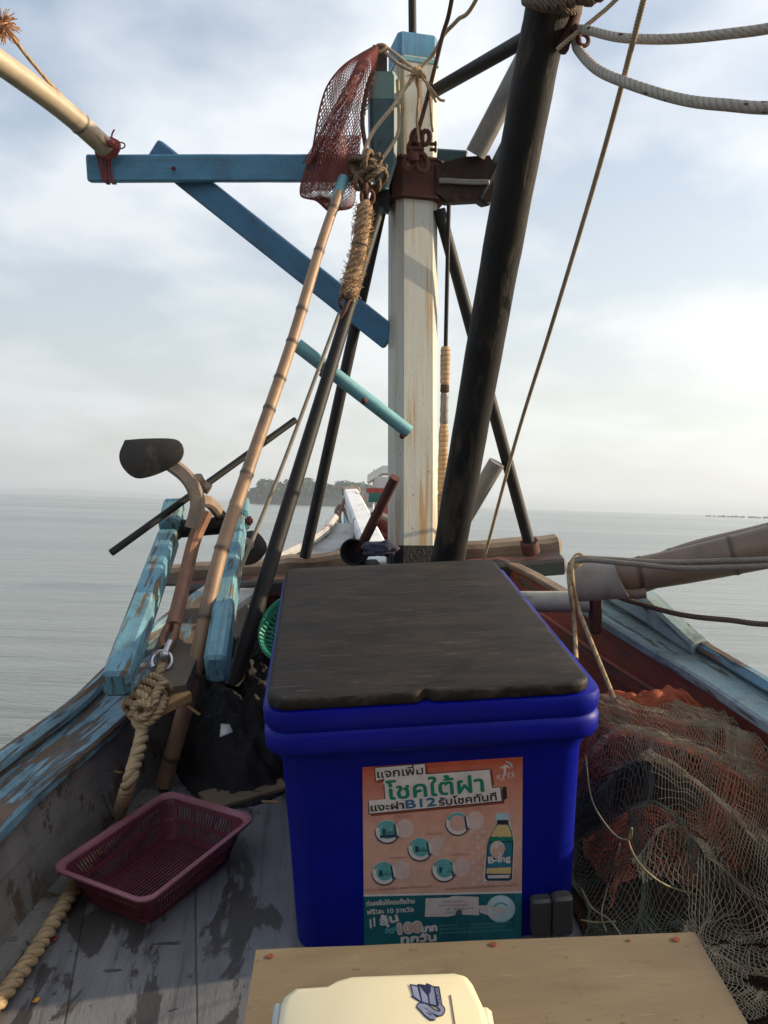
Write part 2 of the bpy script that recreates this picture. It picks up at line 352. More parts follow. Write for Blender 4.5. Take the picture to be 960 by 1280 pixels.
def rect(w, h, c=.006):
    x, y = w / 2, h / 2
    return [(-x + c, -y), (x - c, -y), (x, -y + c), (x, y - c), (x - c, y), (-x + c, y), (-x, y - c), (-x, -y + c)]
def spline(pts, sub=8):
    pts = [Vector(p) for p in pts]; q = [pts[0] * 2 - pts[1]] + pts + [pts[-1] * 2 - pts[-2]]; out = []
    for i in range(1, len(q) - 2):
        for s in range(sub):
            t = s / sub; a, b, c, d = q[i - 1], q[i], q[i + 1], q[i + 2]
            out.append(.5 * ((2 * b) + (c - a) * t + (2 * a - 5 * b + 4 * c - d) * t * t + (3 * b - a - 3 * c + d) * t ** 3))
    out.append(pts[-1]); return out
def lin(a, b, n): return [Vector(a).lerp(Vector(b), i / n) for i in range(n + 1)]
def tube(bm, pts, r, n=14, mi=0, caps=True, r2=None, capmi=None, wob=0.):
    m = len(pts); sc = []
    for i in range(m):
        k = 1 if r2 is None else (1 + (r2 / r - 1) * i / (m - 1))
        sc.append(k * (1 + wob * rnd.uniform(-1, 1)))
    return sweep(bm, pts, circ(r, n), sc, caps, mi, capmi=capmi)
def beam(bm, a, b, w, h, up=V(0, 0, 1), c=.006, mi=0, seg=8, jit=.0, w2=None, capmi=None):
    pts = lin(a, b, seg)
    if jit: pts = [pts[0]] + [p + V(*(rnd.uniform(-jit, jit) for _ in range(3))) for p in pts[1:-1]] + [pts[-1]]
    d = (Vector(b) - Vector(a)).normalized() * c
    pts = [pts[0], pts[0] + d] + pts[1:-1] + [pts[-1] - d, pts[-1]]
    k = (w - 2 * c) / w; k2 = (h - 2 * c) / h; e = 1 if w2 is None else w2 / w
    n = len(pts); sc = []
    for i in range(n):
        t = (pts[i] - pts[0]).length / max(1e-6, (pts[-1] - pts[0]).length); s = 1 + (e - 1) * t
        sc.append((s * k, s * k2) if i in (0, n - 1) else (s, s))
    return sweep(bm, pts, rect(w, h, c), sc, True, mi, up=up, capmi=capmi)
def box(bm, c, sx, sy, sz, cf=.005, mi=0, rot=0.):
    c = Vector(c); d = V(math.cos(rot), math.sin(rot), 0)
    return beam(bm, c - d * sx / 2, c + d * sx / 2, sy, sz, V(0, 0, 1), cf, mi, 2)
def rr(cx, cy, w, d, r, z, n=5, rot=0.):
    out = []
    for (sx, sy, a0) in ((1, -1, -90), (1, 1, 0), (-1, 1, 90), (-1, -1, 180)):
        for k in range(n + 1):
            a = R(a0 + 90 * k / n); x = sx * (w / 2 - r) + r * math.cos(a); y = sy * (d / 2 - r) + r * math.sin(a)
            out.append(V(cx + x * math.cos(rot) - y * math.sin(rot), cy + x * math.sin(rot) + y * math.cos(rot), z))
    return out
def loft(bm, rings, mi=0, cap0=True, cap1=True, closed=True):
    vr = [[bm.verts.new(p) for p in r] for r in rings]; n = len(rings[0]); us = [0]
    for k in range(n): us.append(us[-1] + (rings[0][(k + 1) % n] - rings[0][k]).length)
    v = 0; vs = [0]
    for i in range(1, len(rings)): v += (rings[i][0] - rings[i - 1][0]).length; vs.append(v)
    for i in range(len(rings) - 1):
        for k in range(n if closed else n - 1):
            k2 = (k + 1) % n
            face(bm, [vr[i][k], vr[i][k2], vr[i + 1][k2], vr[i + 1][k]], [(us[k], vs[i]), (us[k + 1], vs[i]), (us[k + 1], vs[i + 1]), (us[k], vs[i + 1])], mi)
    if cap0: face(bm, vr[0][::-1], [(p.x, p.y) for p in rings[0]][::-1], mi)
    if cap1: face(bm, vr[-1], [(p.x, p.y) for p in rings[-1]], mi)
    return vr
def blob(bm, c, r, amp=.3, freq=8., sub=3, mi=0, sq=(1, 1, 1)):
    tmp = bmesh.new(); bmesh.ops.create_icosphere(tmp, subdivisions=sub, radius=1)
    mp = {}
    for v in tmp.verts:
        d = v.co.normalized(); k = 1 + amp * noise.fractal(d * freq * .2 + Vector(c) * 3, 1, 2, 4)
        mp[v] = bm.verts.new(Vector(c) + V(d.x * sq[0], d.y * sq[1], d.z * sq[2]) * r * k)
    for f in tmp.faces: face(bm, [mp[v] for v in f.verts], [(v.co.x * r, v.co.z * r) for v in f.verts], mi)
    tmp.free()
def ring(bm, c, ax, R1, r, n=18, m=8, a0=0, a1=360, mi=0, squash=1., side=None):
    ax = Vector(ax).normalized(); s = Vector(side) if side else (V(0, 0, 1) if abs(ax.z) < .9 else V(1, 0, 0))
    s = (s - ax * s.dot(ax)).normalized(); t = ax.cross(s); full = abs(a1 - a0) >= 360
    pts = [Vector(c) + (s * math.cos(R(a)) * R1 + t * math.sin(R(a)) * R1 * squash) for a in [a0 + (a1 - a0) * k / n for k in range(n + 1)]]
    sweep(bm, pts, circ(r, m), caps=not full, mi=mi)
def build(name, bm, mats, parent=None, origin=None, frame='boat', sharp=35, recalc=True, label=None, cat=None, group=None, kind=None, flat=False):
    if recalc and isinstance(bm, bmesh.types.BMesh): bmesh.ops.recalc_face_normals(bm, faces=bm.faces)
    me = bpy.data.meshes.new(name)
    if isinstance(bm, bmesh.types.BMesh):
        bm.to_mesh(me); bm.free()
    else:
        me.from_pydata(bm[0], [], bm[1]); me.update()
    if not isinstance(mats, (list, tuple)): mats = [mats]
    for m in mats: me.materials.append(m)
    o = bpy.data.objects.new(name, me); COL.objects.link(o)
    if parent is not None:
        origin = ORG[parent.name]; o.parent = parent
    else:
        if origin is None:
            lo = [min(v.co[k] for v in me.vertices) for k in range(3)]; hi = [max(v.co[k] for v in me.vertices) for k in range(3)]
            origin = V((lo[0] + hi[0]) / 2, (lo[1] + hi[1]) / 2, lo[2])
        o.matrix_world = (MB if frame == 'boat' else Matrix()) @ Matrix.Translation(origin)
    origin = Vector(origin); ORG[o.name] = origin
    me.transform(Matrix.Translation(-origin))
    if not flat and sharp: 
        for p in me.polygons: p.use_smooth = True
        me.set_sharp_from_angle(angle=R(sharp))
    tag(o, label, cat, group, kind); return o
def tag(o, label=None, cat=None, group=None, kind=None):
    if label: o['label'] = label
    if cat: o['category'] = cat
    if group: o['group'] = group
    if kind: o['kind'] = kind
    return o
def thing(name, label, cat, origin, group=None, frame='boat'):
    o = bpy.data.objects.new(name, None); COL.objects.link(o); o.empty_display_size = .1
    origin = Vector(origin); ORG[o.name] = origin
    o.matrix_world = (MB if frame == 'boat' else Matrix()) @ Matrix.Translation(origin)
    return tag(o, label, cat, group)
def bamboo(bm, pts, r, r2=None, gap=.25, n=16, mi=0, swell=.14, seg=90):
    """tube with node rings; writes the vertex attribute 'node'"""
    lay = bm.verts.layers.float.get('node') or bm.verts.layers.float.new('node')
    P_ = spline(pts, max(2, seg // (len(pts) - 1))); 
    d = [0]
    for i in range(1, len(P_)): d.append(d[-1] + (P_[i] - P_[i - 1]).length)
    tot = d[-1]; nodes = []; x = gap * .4
    while x < tot: nodes.append(x); x += gap * rnd.uniform(.6, 1.5)
    ds = sorted(set([tot * i / 30 for i in range(31)] + [y for x in nodes for y in (x - .012, x - .004, x, x + .004, x + .012) if 0 < y < tot]))
    Q = []; sc = []; nd = []
    for x in ds:
        i = max(1, next((k for k in range(len(d)) if d[k] >= x), len(d) - 1)); t = (x - d[i - 1]) / max(1e-9, d[i] - d[i - 1])
        Q.append(P_[i - 1].lerp(P_[i], t)); k = 1 if r2 is None else 1 + (r2 / r - 1) * x / tot
        dm = min([abs(x - y) for y in nodes] or [1]); s = swell if dm < .002 else (swell * .45 if dm < .006 else 0)
        sc.append(k * (1 + s) * (1 + .02 * noise.noise(V(x * 9, r * 50, 1)))); nd.append(1. if dm < .002 else (.7 if dm < .006 else 0))
    rings = sweep(bm, Q, circ(r, n), sc, True, mi)
    for rg, v in zip(rings, nd):
        for vt in rg: vt[lay] = v
def rope3(bm, pts, r, pitch=.09, mi=0, n=8, strands=3, step=.006):
    """laid rope of real strands"""
    P_ = [Vector(p) for p in pts]; d = [0]
    for i in range(1, len(P_)): d.append(d[-1] + (P_[i] - P_[i - 1]).length)
    m = max(6, int(d[-1] / step)); Q = []; j = 1
    for k in range(m + 1):
        x = d[-1] * k / m
        while j < len(d) - 1 and d[j] < x: j += 1
        Q.append(P_[j - 1].lerp(P_[j], (x - d[j - 1]) / max(1e-9, d[j] - d[j - 1])))
    fr = frames(Q)
    for s in range(strands):
        S = []
        for k, q in enumerate(Q):
            a = 2 * math.pi * (d[-1] * k / m / pitch + s / strands); t, u, v = fr[k]
            S.append(q + (u * math.cos(a) + v * math.sin(a)) * r * .5)
        tube(bm, S, r * .56, n, mi)
def lattice(S, nu, nv, r, keep=None):
    """diamond netting of real three-sided twine on the surface S(u,v)"""
    vs = []; fs = []; pts = {}
    for j in range(nv + 1):
        for i in range(nu + 1):
            u = (i + (.5 if j % 2 else 0)) / (nu + .5); v = j / nv
            pts[i, j] = S(u, v)
    def seg(a, b):
        d = b - a
        if d.length < 1e-5: return
        d.normalize(); e = d.orthogonal().normalized(); f = d.cross(e); k = len(vs)
        for p in (a, b):
            for q in range(3):
                an = q * 2.0944; vs.append(p + (e * math.cos(an) + f * math.sin(an)) * r)
        for q in range(3): fs.append((k + q, k + (q + 1) % 3, k + 3 + (q + 1) % 3, k + 3 + q))
    for j in range(nv):
        for i in range(nu + 1):
            a = pts[i, j]
            if keep and not keep(a): continue
            seg(a, pts[i, j + 1])
            i2 = i + 1 if j % 2 else i - 1
            if (i2, j + 1) in pts: seg(a, pts[i2, j + 1])
    return vs, fs
def cordobj(name, pts, r, mat, label=None, cat='rope', parent=None, sub=8, n=8, group=None, twist=False, pitch=.05):
    bm = newbm(); q = spline(pts, sub)
    if twist: rope3(bm, q, r, pitch)
    else: tube(bm, q, r, n)
    return build(name, bm, mat, parent=parent, label=label, cat=cat if parent is None else None, group=group, sharp=60)

# ---------------------------------------------------------------- sea, far land, haze (world frame)
def mk_sea():
    g = G('murky green sea'); v = g.vec('Object', (1, 1, 1)); b = g.b.inputs
    n1 = g.noise(g.vec('Object', (.22, .75, 1), rot=(0, 0, .25)), 1.0, 6, .6, .6)
    n2 = g.noise(g.vec('Object', (.9, 2.6, 1), rot=(0, 0, -.2)), 1.0, 5, .62, .3)
    n3 = g.noise(g.vec('Object', (.012, .06, 1), rot=(0, 0, .1)), 1.0, 5, .6, .5)
    far = g.noise(g.vec('Object', (.004, .02, 1)), 1, 4, .6)
    n4 = g.noise(g.vec('Object', (3.5, 7, 1)), 1.0, 4, .6, .2); nb = g.bump(n1, .7, .13); nb = g.bump(n2, .7, .035, nb); nb = g.bump(n4, .5, .01, nb); nb = g.bump(n3, .35, 1.0, nb)
    col = g.mix(g.ramp(far, (.35, 0), (.65, 1)), (.10, .115, .095), (.075, .09, .078))
    return g.out(col, g.ramp(far, (.3, .16), (.7, .26)), 0, nb, spec=.5)
bm = newbm()
xs = [-9000, -3000, -800, -200, -60, -20, -8, 0, 8, 20, 60, 200, 800, 3000, 9000]
g_ = [[bm.verts.new((x, y, 0)) for x in xs] for y in xs]
for j in range(len(xs) - 1):
    for i in range(len(xs) - 1): face(bm, [g_[j][i], g_[j][i + 1], g_[j + 1][i + 1], g_[j + 1][i]])
build('sea', bm, mk_sea(), frame='world', origin=V(0, 0, 0), kind='structure')

foli = plain('far woodland leaves', (.040, .062, .026), (.022, .038, .018), .12, .9, bump=.0)
rock = plain('island rock', (.075, .075, .055), (.045, .05, .035), .1, .9, bump=.0)
def island(name, prof, dist, depth, seed):
    """prof: photo outline (x, top y) of the skyline; a hill under a canopy of many crowns"""
    base = [Pw(x, y, 1) for x, y in prof]; C0 = CAMW
    sk = []
    for x, y in prof:
        d = CW @ ray(x, y); k = dist / d.y; sk.append(V(d.x * k, dist, HC + d.z * k))
    rr_ = random.Random(seed); n = 60; bm = newbm(); rows = []
    def top(x):
        for a, b in zip(sk, sk[1:]):
            if a.x <= x <= b.x: return a.z + (b.z - a.z) * (x - a.x) / max(1e-6, b.x - a.x)
        return 0
    x0, x1 = sk[0].x, sk[-1].x
    for j in range(13):
        s = -1 + 2 * j / 12; row = []
        for i in range(n + 1):
            x = x0 + (x1 - x0) * i / n; z = max(0, top(x)) * .72 * math.sqrt(max(0, 1 - s * s)) - .6 * abs(s)
            row.append(bm.verts.new((x, dist + s * depth, z + 1.2 * noise.noise(V(x * .1, s * 3, seed)))))
        rows.append(row)
    for a, b in zip(rows, rows[1:]):
        for i in range(n): face(bm, [a[i], a[i + 1], b[i + 1], b[i]])
    build('island' if name == 'island' else 'far_shore', bm, rock, frame='world', kind='structure', origin=V((x0 + x1) / 2, dist, 0))
    vs = []; fs = []
    cnt = int((x1 - x0) * 5.2) if name == 'island' else int((x1 - x0) * .18)
    for k in range(cnt):
        x = rr_.uniform(x0, x1); s = rr_.uniform(-.95, .6); t = max(.3, top(x)); big = min(1, t / 9)
        zc = t * .80 * math.sqrt(1 - s * s) * rr_.uniform(.78, 1.0); r = (rr_.uniform(1.2, 3.4) * big + .5) * (1 if name == 'island' else 3)
        c = V(x, dist + s * depth, zc)
        for q in range(26):
            d = V(rr_.gauss(0, 1), rr_.gauss(0, 1), rr_.gauss(0, 1)).normalized(); p = c + d * r * rr_.uniform(.55, 1.05)
            if p.z < 0: continue
            e = d.orthogonal().normalized(); e = (e + d * rr_.uniform(-.5, .5)).normalized(); f = d.cross(e); h = r * rr_.uniform(.22, .42); m = len(vs)
            vs += [p + e * h, p + f * h, p - e * h, p - f * h + d * h * .3]; fs.append((m, m + 1, m + 2, m + 3))
    build('woodland', (vs, fs), foli, frame='world', kind='stuff', origin=V((x0 + x1) / 2, dist, 0), flat=True, recalc=False,
          label='hazy wooded island trees on the horizon' if name == 'island' else 'faint far trees along the horizon')
island('island', [(306, 626), (318, 612), (326, 600), (334, 595), (346, 596), (356, 601), (364, 597), (378, 592), (386, 594), (394, 603), (402, 600), (412, 603),
                  (426, 599), (436, 596), (448, 600), (462, 604), (480, 606), (500, 607), (520, 609), (536, 613), (548, 622), (556, 631)], 620, 26, 3)
island('far', [(-140, 612), (0, 611.5), (40, 609.5), (75, 610), (110, 612.5), (160, 616), (230, 621)], 5200, 60, 5)
bm = newbm()
for k in range(34):                                              # low line of stakes and stones far out to the right
    x = 884 + k * 5.2 + rnd.uniform(-2, 2); d = CW @ ray(x, 640); t = 900 / d.y
    box(bm, V(d.x * t, 900 + rnd.uniform(-4, 4), .5), rnd.uniform(1.5, 5), 2.5, rnd.uniform(1.2, 3.0), .1)
build('breakwater', bm, rock, frame='world', kind='structure', flat=True)

hz_ = bpy.data.materials.new('sea haze'); hz_.use_nodes = True; n_ = hz_.node_tree
n_.nodes.remove(n_.nodes['Principled BSDF']); pv = n_.nodes.new('ShaderNodeVolumePrincipled')
pv.inputs['Color'].default_value = (.74, .83, .93, 1); pv.inputs['Density'].default_value = .0005; pv.inputs['Anisotropy'].default_value = .2
n_.links.new(pv.outputs[0], n_.nodes['Material Output'].inputs['Volume'])
bm = bmesh.new(); bm.loops.layers.uv.new('UVMap'); bmesh.ops.create_cube(bm, size=1)
bm.transform(Matrix.Translation((0, 3600, 17.5)) @ Matrix.Diagonal((9600, 7600, 37, 1)))
HAZE = build('haze', bm, hz_, frame='world', kind='stuff', flat=True, label='thin pale sea haze over the water')

# ---------------------------------------------------------------- the other boat, ahead
NB = Pw(492, 742, 25); NB.z = 0
nb = thing('fishing_boat', 'small distant fishing boat with white canopy and pink cloth, partly behind the mast', 'boat', NB, frame='world')
ORG[nb.name] = NB
m_nh = worn('orange brown hull', (.32, .13, .05), (.40, .20, .08), (.2, .12, .08), wear=.6, scale=1)
m_pink = plain('pink cloth', (.62, .16, .28), (.5, .1, .2), 4, .8); m_grn = plain('green tarp', (.03, .16, .12), (.02, .11, .09), 3, .7)
m_cream = plain('white canopy sheet', (.78, .78, .74), (.7, .7, .66), 2, .6); m_ro = plain('red painted rail', (.45, .06, .05), None, 3, .6)
m_or = plain('orange crate', (.62, .22, .04), (.5, .16, .03), 3, .6)
bm = newbm(); rings = []
for k in range(9):
    t = k / 8; y = 2.6 * t - 1.2; hw = .92 * math.sin(math.pi * (.22 + .36 * (1 - t) * 1.7)) if t < 1 else .1; sh = 1.45 + .95 * abs(1 - t) ** 2
    hw = max(.5, .95 * (1 - (1 - t) ** 3)); zz_ = sh
    rings.append([NB + V(-hw, y, zz_), NB + V(-hw * .8, y, .3), NB + V(-hw * .3, y, -.2), NB + V(hw * .3, y, -.2), NB + V(hw * .8, y, .3), NB + V(hw, y, zz_), NB + V(hw * .9, y, zz_), NB + V(hw * .7, y, .45), NB + V(-hw * .7, y, .45), NB + V(-hw * .9, y, zz_)])
loft(bm, rings); build('hull', bm, m_nh, nb)
def nbox(name, c, s, m, jag=.01):
    bm = newbm(); box(bm, NB + V(*c), *s, jag); return build(name, bm, m, nb)
bm = newbm()
for (dx, dy) in ((-.62, -.5), (-.62, 1.1), (.75, -.5), (.75, 1.1)):
    b2 = newbm(); tube(b2, [NB + V(dx, dy, .5), NB + V(dx, dy, 3.3)], .022, 8); build('post', b2, M['whitepaint'], nb)
bm.free()
bm = newbm()
A = [NB + V(-.78, -.8, 3.14), NB + V(-.40, -.5, 3.40), NB + V(.35, -.5, 3.43), NB + V(.9, -.8, 3.15)]
top_ = [[p + V(0, dy, 0) for p in A] + [p + V(0, dy, -.20) for p in A[::-1]] for dy in (0, 1.0, 2.1)]
loft(bm, top_); build('canopy', bm, m_cream, nb)
nbox('windscreen', (0, -.60, 2.96), (1.24, .02, .30), plain('frosted screen', (.62, .60, .58), (.5, .5, .5), 3, .3)); nbox('red_rail', (-.15, -.72, 2.74), (1.3, .05, .13), m_ro); nbox('green_tarp', (-.38, -.74, 2.56), (.70, .05, .24), m_grn)
nbox('crate', (-.35, -.95, 1.80), (.6, .4, .34), m_or); nbox('crate', (.42, -.9, 1.75), (.5, .4, .5), m_or)
for k, (dx, dz, r, mm) in enumerate([(-.05, 1.95, .2, m_pink), (.15, 1.72, .22, m_pink), (.3, 2.1, .2, m_pink), (-.2, 1.35, .26, m_or), (.1, 1.2, .3, m_nh), (.4, 1.4, .25, m_or)]):
    b2 = newbm(); blob(b2, NB + V(dx - .12, -1.25, dz + .45), r, .5, 9, 4); build('bundle', b2, mm, nb)
b2 = newbm()
for k in range(7): tube(b2, [NB + V(-.5 + .15 * k, -1.1, 1.0), NB + V(-.45 + .15 * k, -1.1, 2.4 - .1 * (k % 3))], .022, 6)
build('pole_rack', b2, m_or, nb)
b2 = newbm(); tube(b2, spline([NB + V(.1, -.5, 3.4), NB + V(.02, -.5, 3.9), NB + V(-.14, -.5, 4.35)], 5), .012, 6); build('aerial', b2, M['blacksteel'], nb)
# ---------------------------------------------------------------- our boat (boat frame: x right, y to the bow, z up from the deck)
GL = [(-1.6, -.92, .22), (-.4, -.87, .22), (1.0, -.80, .22), (1.55, -.725, .22), (1.80, -.672, .22), (1.98, -.628, .22), (2.25, -.535, .222), (2.6, -.46, .225), (2.95, -.37, .23), (3.35, -.24, .225), (3.75, -.04, .20), (4.15, .13, .195), (4.45, .20, .20)]
GR = [(-1.6, 1.24, .30), (-.4, 1.20, .30), (1.0, 1.12, .30), (1.45, 1.075, .29), (1.87, 1.02, .285), (2.2, .955, .29), (2.56, .865, .30), (2.92, .80, .30), (3.26, .715, .30), (3.7, .56, .29), (4.1, .40, .28), (4.45, .27, .265)]
def gcurve(g): return spline([V(x, y, z) for y, x, z in g], 6)
gl, gr = gcurve(GL), gcurve(GR)
B0 = V(.17, 1.2, 0)
boat = thing('fishing_vessel', 'weathered wooden fishing vessel with grey deck and blue gunwales, seen from on board', 'boat', B0)
# deck
bm = newbm(); n = len(gl); l = uvl(bm)
L_ = [V(p.x + .03, p.y, 0) for p in gl]
def at_y(c, y):
    for a, b in zip(c, c[1:]):
        if a.y <= y <= b.y: return a.lerp(b, (y - a.y) / (b.y - a.y))
    return c[-1] if y > c[-1].y else c[0]
ys = [p.y for p in gl]; prev = None
for y in ys:
    a = at_y(gl, y); b = at_y(gr, y); xa, xb = a.x + .01, b.x - .01
    row = [bm.verts.new((xa + (xb - xa) * k / 10, y, 0)) for k in range(11)]
    if prev:
        for k in range(10):
            q = [prev[k], prev[k + 1], row[k + 1], row[k]]; face(bm, q, [(v.co.x, v.co.y) for v in q])
    prev = row
build('deck', bm, M['deck'], boat)
M['bowgrey'] = worn('grey white bow paint', (.42, .41, .39), (.33, .32, .31), (.15, .11, .08), wear=.60, scale=6, stretch=(2, .7, 1), grimeamt=.6)
def bowmat(bm, s):
    for f in bm.faces:
        if s < 0 and f.calc_center_median().y > 3.15: f.material_index = 1
def side(c, s, inner, name, capm, railm, capw, railh):
    """bulwark wall, cap plank with outer rail, outer hull; s=-1 left, +1 right"""
    no = []
    for i in range(len(c)):
        t = (c[min(len(c) - 1, i + 1)] - c[max(0, i - 1)]); no.append((V(t.y, -t.x, 0).normalized() * s) if s > 0 else V(-t.y, t.x, 0).normalized())
    bm = newbm(); rows = []; d = 0
    nz = 6
    for i, p in enumerate(c):
        if i: d += (p - c[i - 1]).length
        row = []
        for k in range(nz + 1):
            t = k / nz; z = p.z * t - .004; off = -.035 * (1 - t) + .004 * math.sin(t * 9 + i)
            q = p + no[i] * off; q.z = z; row.append((bm.verts.new(q), (z, d)))
        rows.append(row)
    for a, b in zip(rows, rows[1:]):
        for k in range(nz): face(bm, [a[k][0], a[k + 1][0], b[k + 1][0], b[k][0]], [a[k][1], a[k + 1][1], b[k + 1][1], b[k][1]])
    build('bulwark', bm, inner, boat)
    bm = newbm(); seg = [V(p.x, p.y, p.z) + nn * (capw / 2 - .012) + V(0, 0, .012) for p, nn in zip(c, no)]
    seg = [p + V(0, 0, .0025 * noise.noise(p * 5)) for p in seg]
    if s > 0:                                         # forward of the rail block the cap is a thin plain edge
        k_ = next(i for i, p in enumerate(c) if p.y > 2.82); fwd = [V(p.x, p.y, p.z) + nn * .012 + V(0, 0, .006) for p, nn in zip(c[k_ - 1:], no[k_ - 1:])]
        b3 = newbm(); sweep(b3, fwd, rect(.04, .02, .004), up=V(0, 0, 1)); build('bow_edge', b3, M['log'], boat); seg = seg[:k_]
    sweep(bm, seg, rect(capw + .02, .032, .006), up=V(0, 0, 1)); bowmat(bm, s); cap = build('gunwale', bm, [capm, M['bowgrey']], boat)
    bm = newbm(); seg2 = [V(p.x, p.y, p.z) + nn * (capw - .018) + V(0, 0, .030 + railh / 2) for p, nn in zip(c, no)]
    seg2 = [p + V(0, 0, .004 * noise.noise(p * 4)) for p in seg2]
    if s > 0: seg2 = seg2[:k_]
    sweep(bm, seg2, [(x * .95, y) for x, y in rect(.046, railh, .014)], up=V(0, 0, 1)); bowmat(bm, s); build('rail', bm, [railm, M['bowgrey']], cap)
    bm = newbm(); rows = []; d = 0
    for i, p in enumerate(c):
        if i: d += (p - c[i - 1]).length
        w0 = p + no[i] * ((capw + .012) if (s < 0 or p.y < 2.82) else .03); row = []
        wd = MB @ w0
        for k in range(7):
            t = k / 6; q = w0 - no[i] * (.38 * t * t); q = q + V(0, -.06 * t, 0); q.z = p.z - .012 - t * (1.1 + .9 * max(0, p.y) / 4.5)
            row.append((bm.verts.new(q), (t * 1.4, d)))
        rows.append(row)
    for a, b in zip(rows, rows[1:]):
        for k in range(6): face(bm, [a[k][0], b[k][0], b[k + 1][0], a[k + 1][0]], [a[k][1], b[k][1], b[k + 1][1], a[k + 1][1]])
    build('hull_side', bm, M['hullout'], boat)
    return no
nl = side(gl, -1, M['greyplank'], 'l', M['gunblue'], M['gunblue'], .132, .042)
nr = side(gr, 1, M['redplank'], 'r', M['gunpale'], M['gunblue'], .100, .032)
# waterway strip along the left base, frames (ribs) inside both bulwarks
bm = newbm(); seg = [V(p.x + .055, p.y, .012) for p in gl if p.y < 2.35]; sweep(bm, seg, rect(.055, .026, .005), up=V(0, 0, 1)); build('waterway_strip', bm, M['greyplank'], boat)
bm = newbm(); seg = [V(p.x - .020, p.y, .19) for p in gr]; sweep(bm, seg, rect(.02, .05, .005), up=V(0, 0, 1)); build('stringer', bm, M['redplank'], boat)
# raised block at the forward end of the right rail
pr = [at_y(gr, y) + V(.078, 0, .055) for y in (2.30, 2.42, 2.52, 2.64, 2.80)]
bm = newbm(); sweep(bm, [p + V(0, 0, z) for p, z in zip(pr, (-.01, .008, .025, .028, .028))], rect(.06, .062, .008), [(1, .55), (1, .9), (1, 1.25), (1, 1.3), (1, 1.3)], up=V(0, 0, 1)); build('rail_block', bm, M['gunpale'], boat)
# fore deck, stem plank
bm = newbm(); prev = None
for k in range(15):
    y = 3.28 + k * (1.18 / 14); a = at_y(gl, y); b = at_y(gr, y); row = [bm.verts.new((a.x + .01 + (b.x - a.x - .02) * q / 6, y, .13)) for q in range(7)]
    if prev:
        for q in range(6): f = [prev[q], prev[q + 1], row[q + 1], row[q]]; face(bm, f, [(v.co.x, v.co.y) for v in f])
    else:
        lo = [bm.verts.new((v.co.x, y, -.002)) for v in row]
        for q in range(6): f = [lo[q], lo[q + 1], row[q + 1], row[q]]; face(bm, f, [(v.co.x, v.co.z) for v in f])
    prev = row
build('fore_deck', bm, M['darkwood'], boat)
bm = newbm(); beam(bm, P(472, 704, 3.62), P(438, 620, 5.7), .10, .12, c=.012, w2=.086, seg=10); st = build('stem_plank', bm, M['whitepaint'], boat)
bm = newbm(); c = P(439, 618, 5.66); beam(bm, c + V(-.055, 0, .02), c + V(.055, 0, .02), .07, .045, c=.008, seg=3); build('end_cap', bm, M['log'], st)
bm = newbm(); a = P(438, 632, 5.6); b = P(470, 740, 4.4); beam(bm, a - V(0, 0, .10), V(.2, 4.3, -.3), .09, .16, up=V(0, 1, 0), c=.01, seg=6); build('stem_post', bm, M['hullout'], boat)
bm = newbm(); c = P(478, 706, 3.38); box(bm, c, .09, .13, .05, .012, rot=.25); build('bow_block', bm, M['whitepaint'], boat)
# added unseen roof, wall and posts behind the viewer, to shade the after deck
def prt(name, c, s, m): 
    bm = newbm(); box(bm, V(*c), *s, .01); return build(name, bm, m, boat)
prt('shade_roof', (.17, -1.3, 2.10), (2.5, 2.6, .05), M['darkwood']); prt('shade_wall', (.17, -.62, 1.04), (1.9, .05, 2.06), M['redplank'])
for x_ in (-.80, 1.14): prt('shade_post', (x_, -.55, 1.04), (.05, .05, 2.06), M['darkwood'])

# ---------------------------------------------------------------- cross beams over the bow
ZB = 3.6
cbm = thing('cross_beam', 'upper grey weathered log lying across the bow with a pale sawn end', 'beam', P(445, 706, ZB))
A_, B_ = P(183, 722, ZB), P(703, 680, ZB + .02)
bm = newbm(); beam(bm, A_ + (B_ - A_) * .0, A_ + (B_ - A_) * .995, .085, .072, c=.014, seg=26, jit=.004, capmi=1); build('log', bm, [M['log'], M['logend']], cbm)
lbm = thing('cross_beam', 'lower dark timber with red paint at its right end, under the grey log', 'beam', P(470, 726, ZB - .1))
A2, B2 = P(233, 740, ZB - .08), P(705, 704, ZB - .09)
bm = newbm(); beam(bm, A2, B2, .11, .062, c=.01, seg=20, jit=.003); build('timber', bm, M['darkbeam'], lbm)
for x in (345, 520, 655):
    t = (x - 233) / (704 - 233); p = A2.lerp(B2, t) + V(0, .03, -.03); q = V(p.x, p.y, -.0)
    bm = newbm(); beam(bm, q, p, .07, .07, up=V(0, 1, 0), c=.006, seg=4); build('bitt_post', bm, M['darkbeam'], boat)

# ---------------------------------------------------------------- mast
ZM = 3.3
def mastat(y): return P(515.5 + (y - 690) * -.0005, y, ZM + (690 - y) * .00012)
mb = mastat(692); mb0 = V(mb.x, mb.y, .13)
mast = thing('mast', 'square cream-white wooden mast with rust runs, standing on the bow', 'mast', mb0)
yaw = .16; upm = V(math.sin(yaw), -math.cos(yaw), 0)
mp_ = [mb0] + [mastat(y) for y in range(690, 80, -24)] + [mastat(84)]
bm = newbm(); sweep(bm, mp_, rect(.152, .152, .024), up=upm); build('post', bm, M['mast'], mast)
bm = newbm(); sweep(bm, [mastat(704) , mastat(682)], rect(.162, .162, .026), up=upm); build('foot_band', bm, M['tarp'], mast)
bm = newbm(); sweep(bm, [mastat(85), mastat(82), mastat(58), mastat(55)], rect(.148, .15, .014), [.97, 1, 1, .96], up=upm); cap = build('mast_cap', bm, M['blue'], mast)
bm = newbm(); sweep(bm, [mastat(91), mastat(86)], rect(.158, .158, .016), up=upm); build('trim', bm, M['teal'], cap)
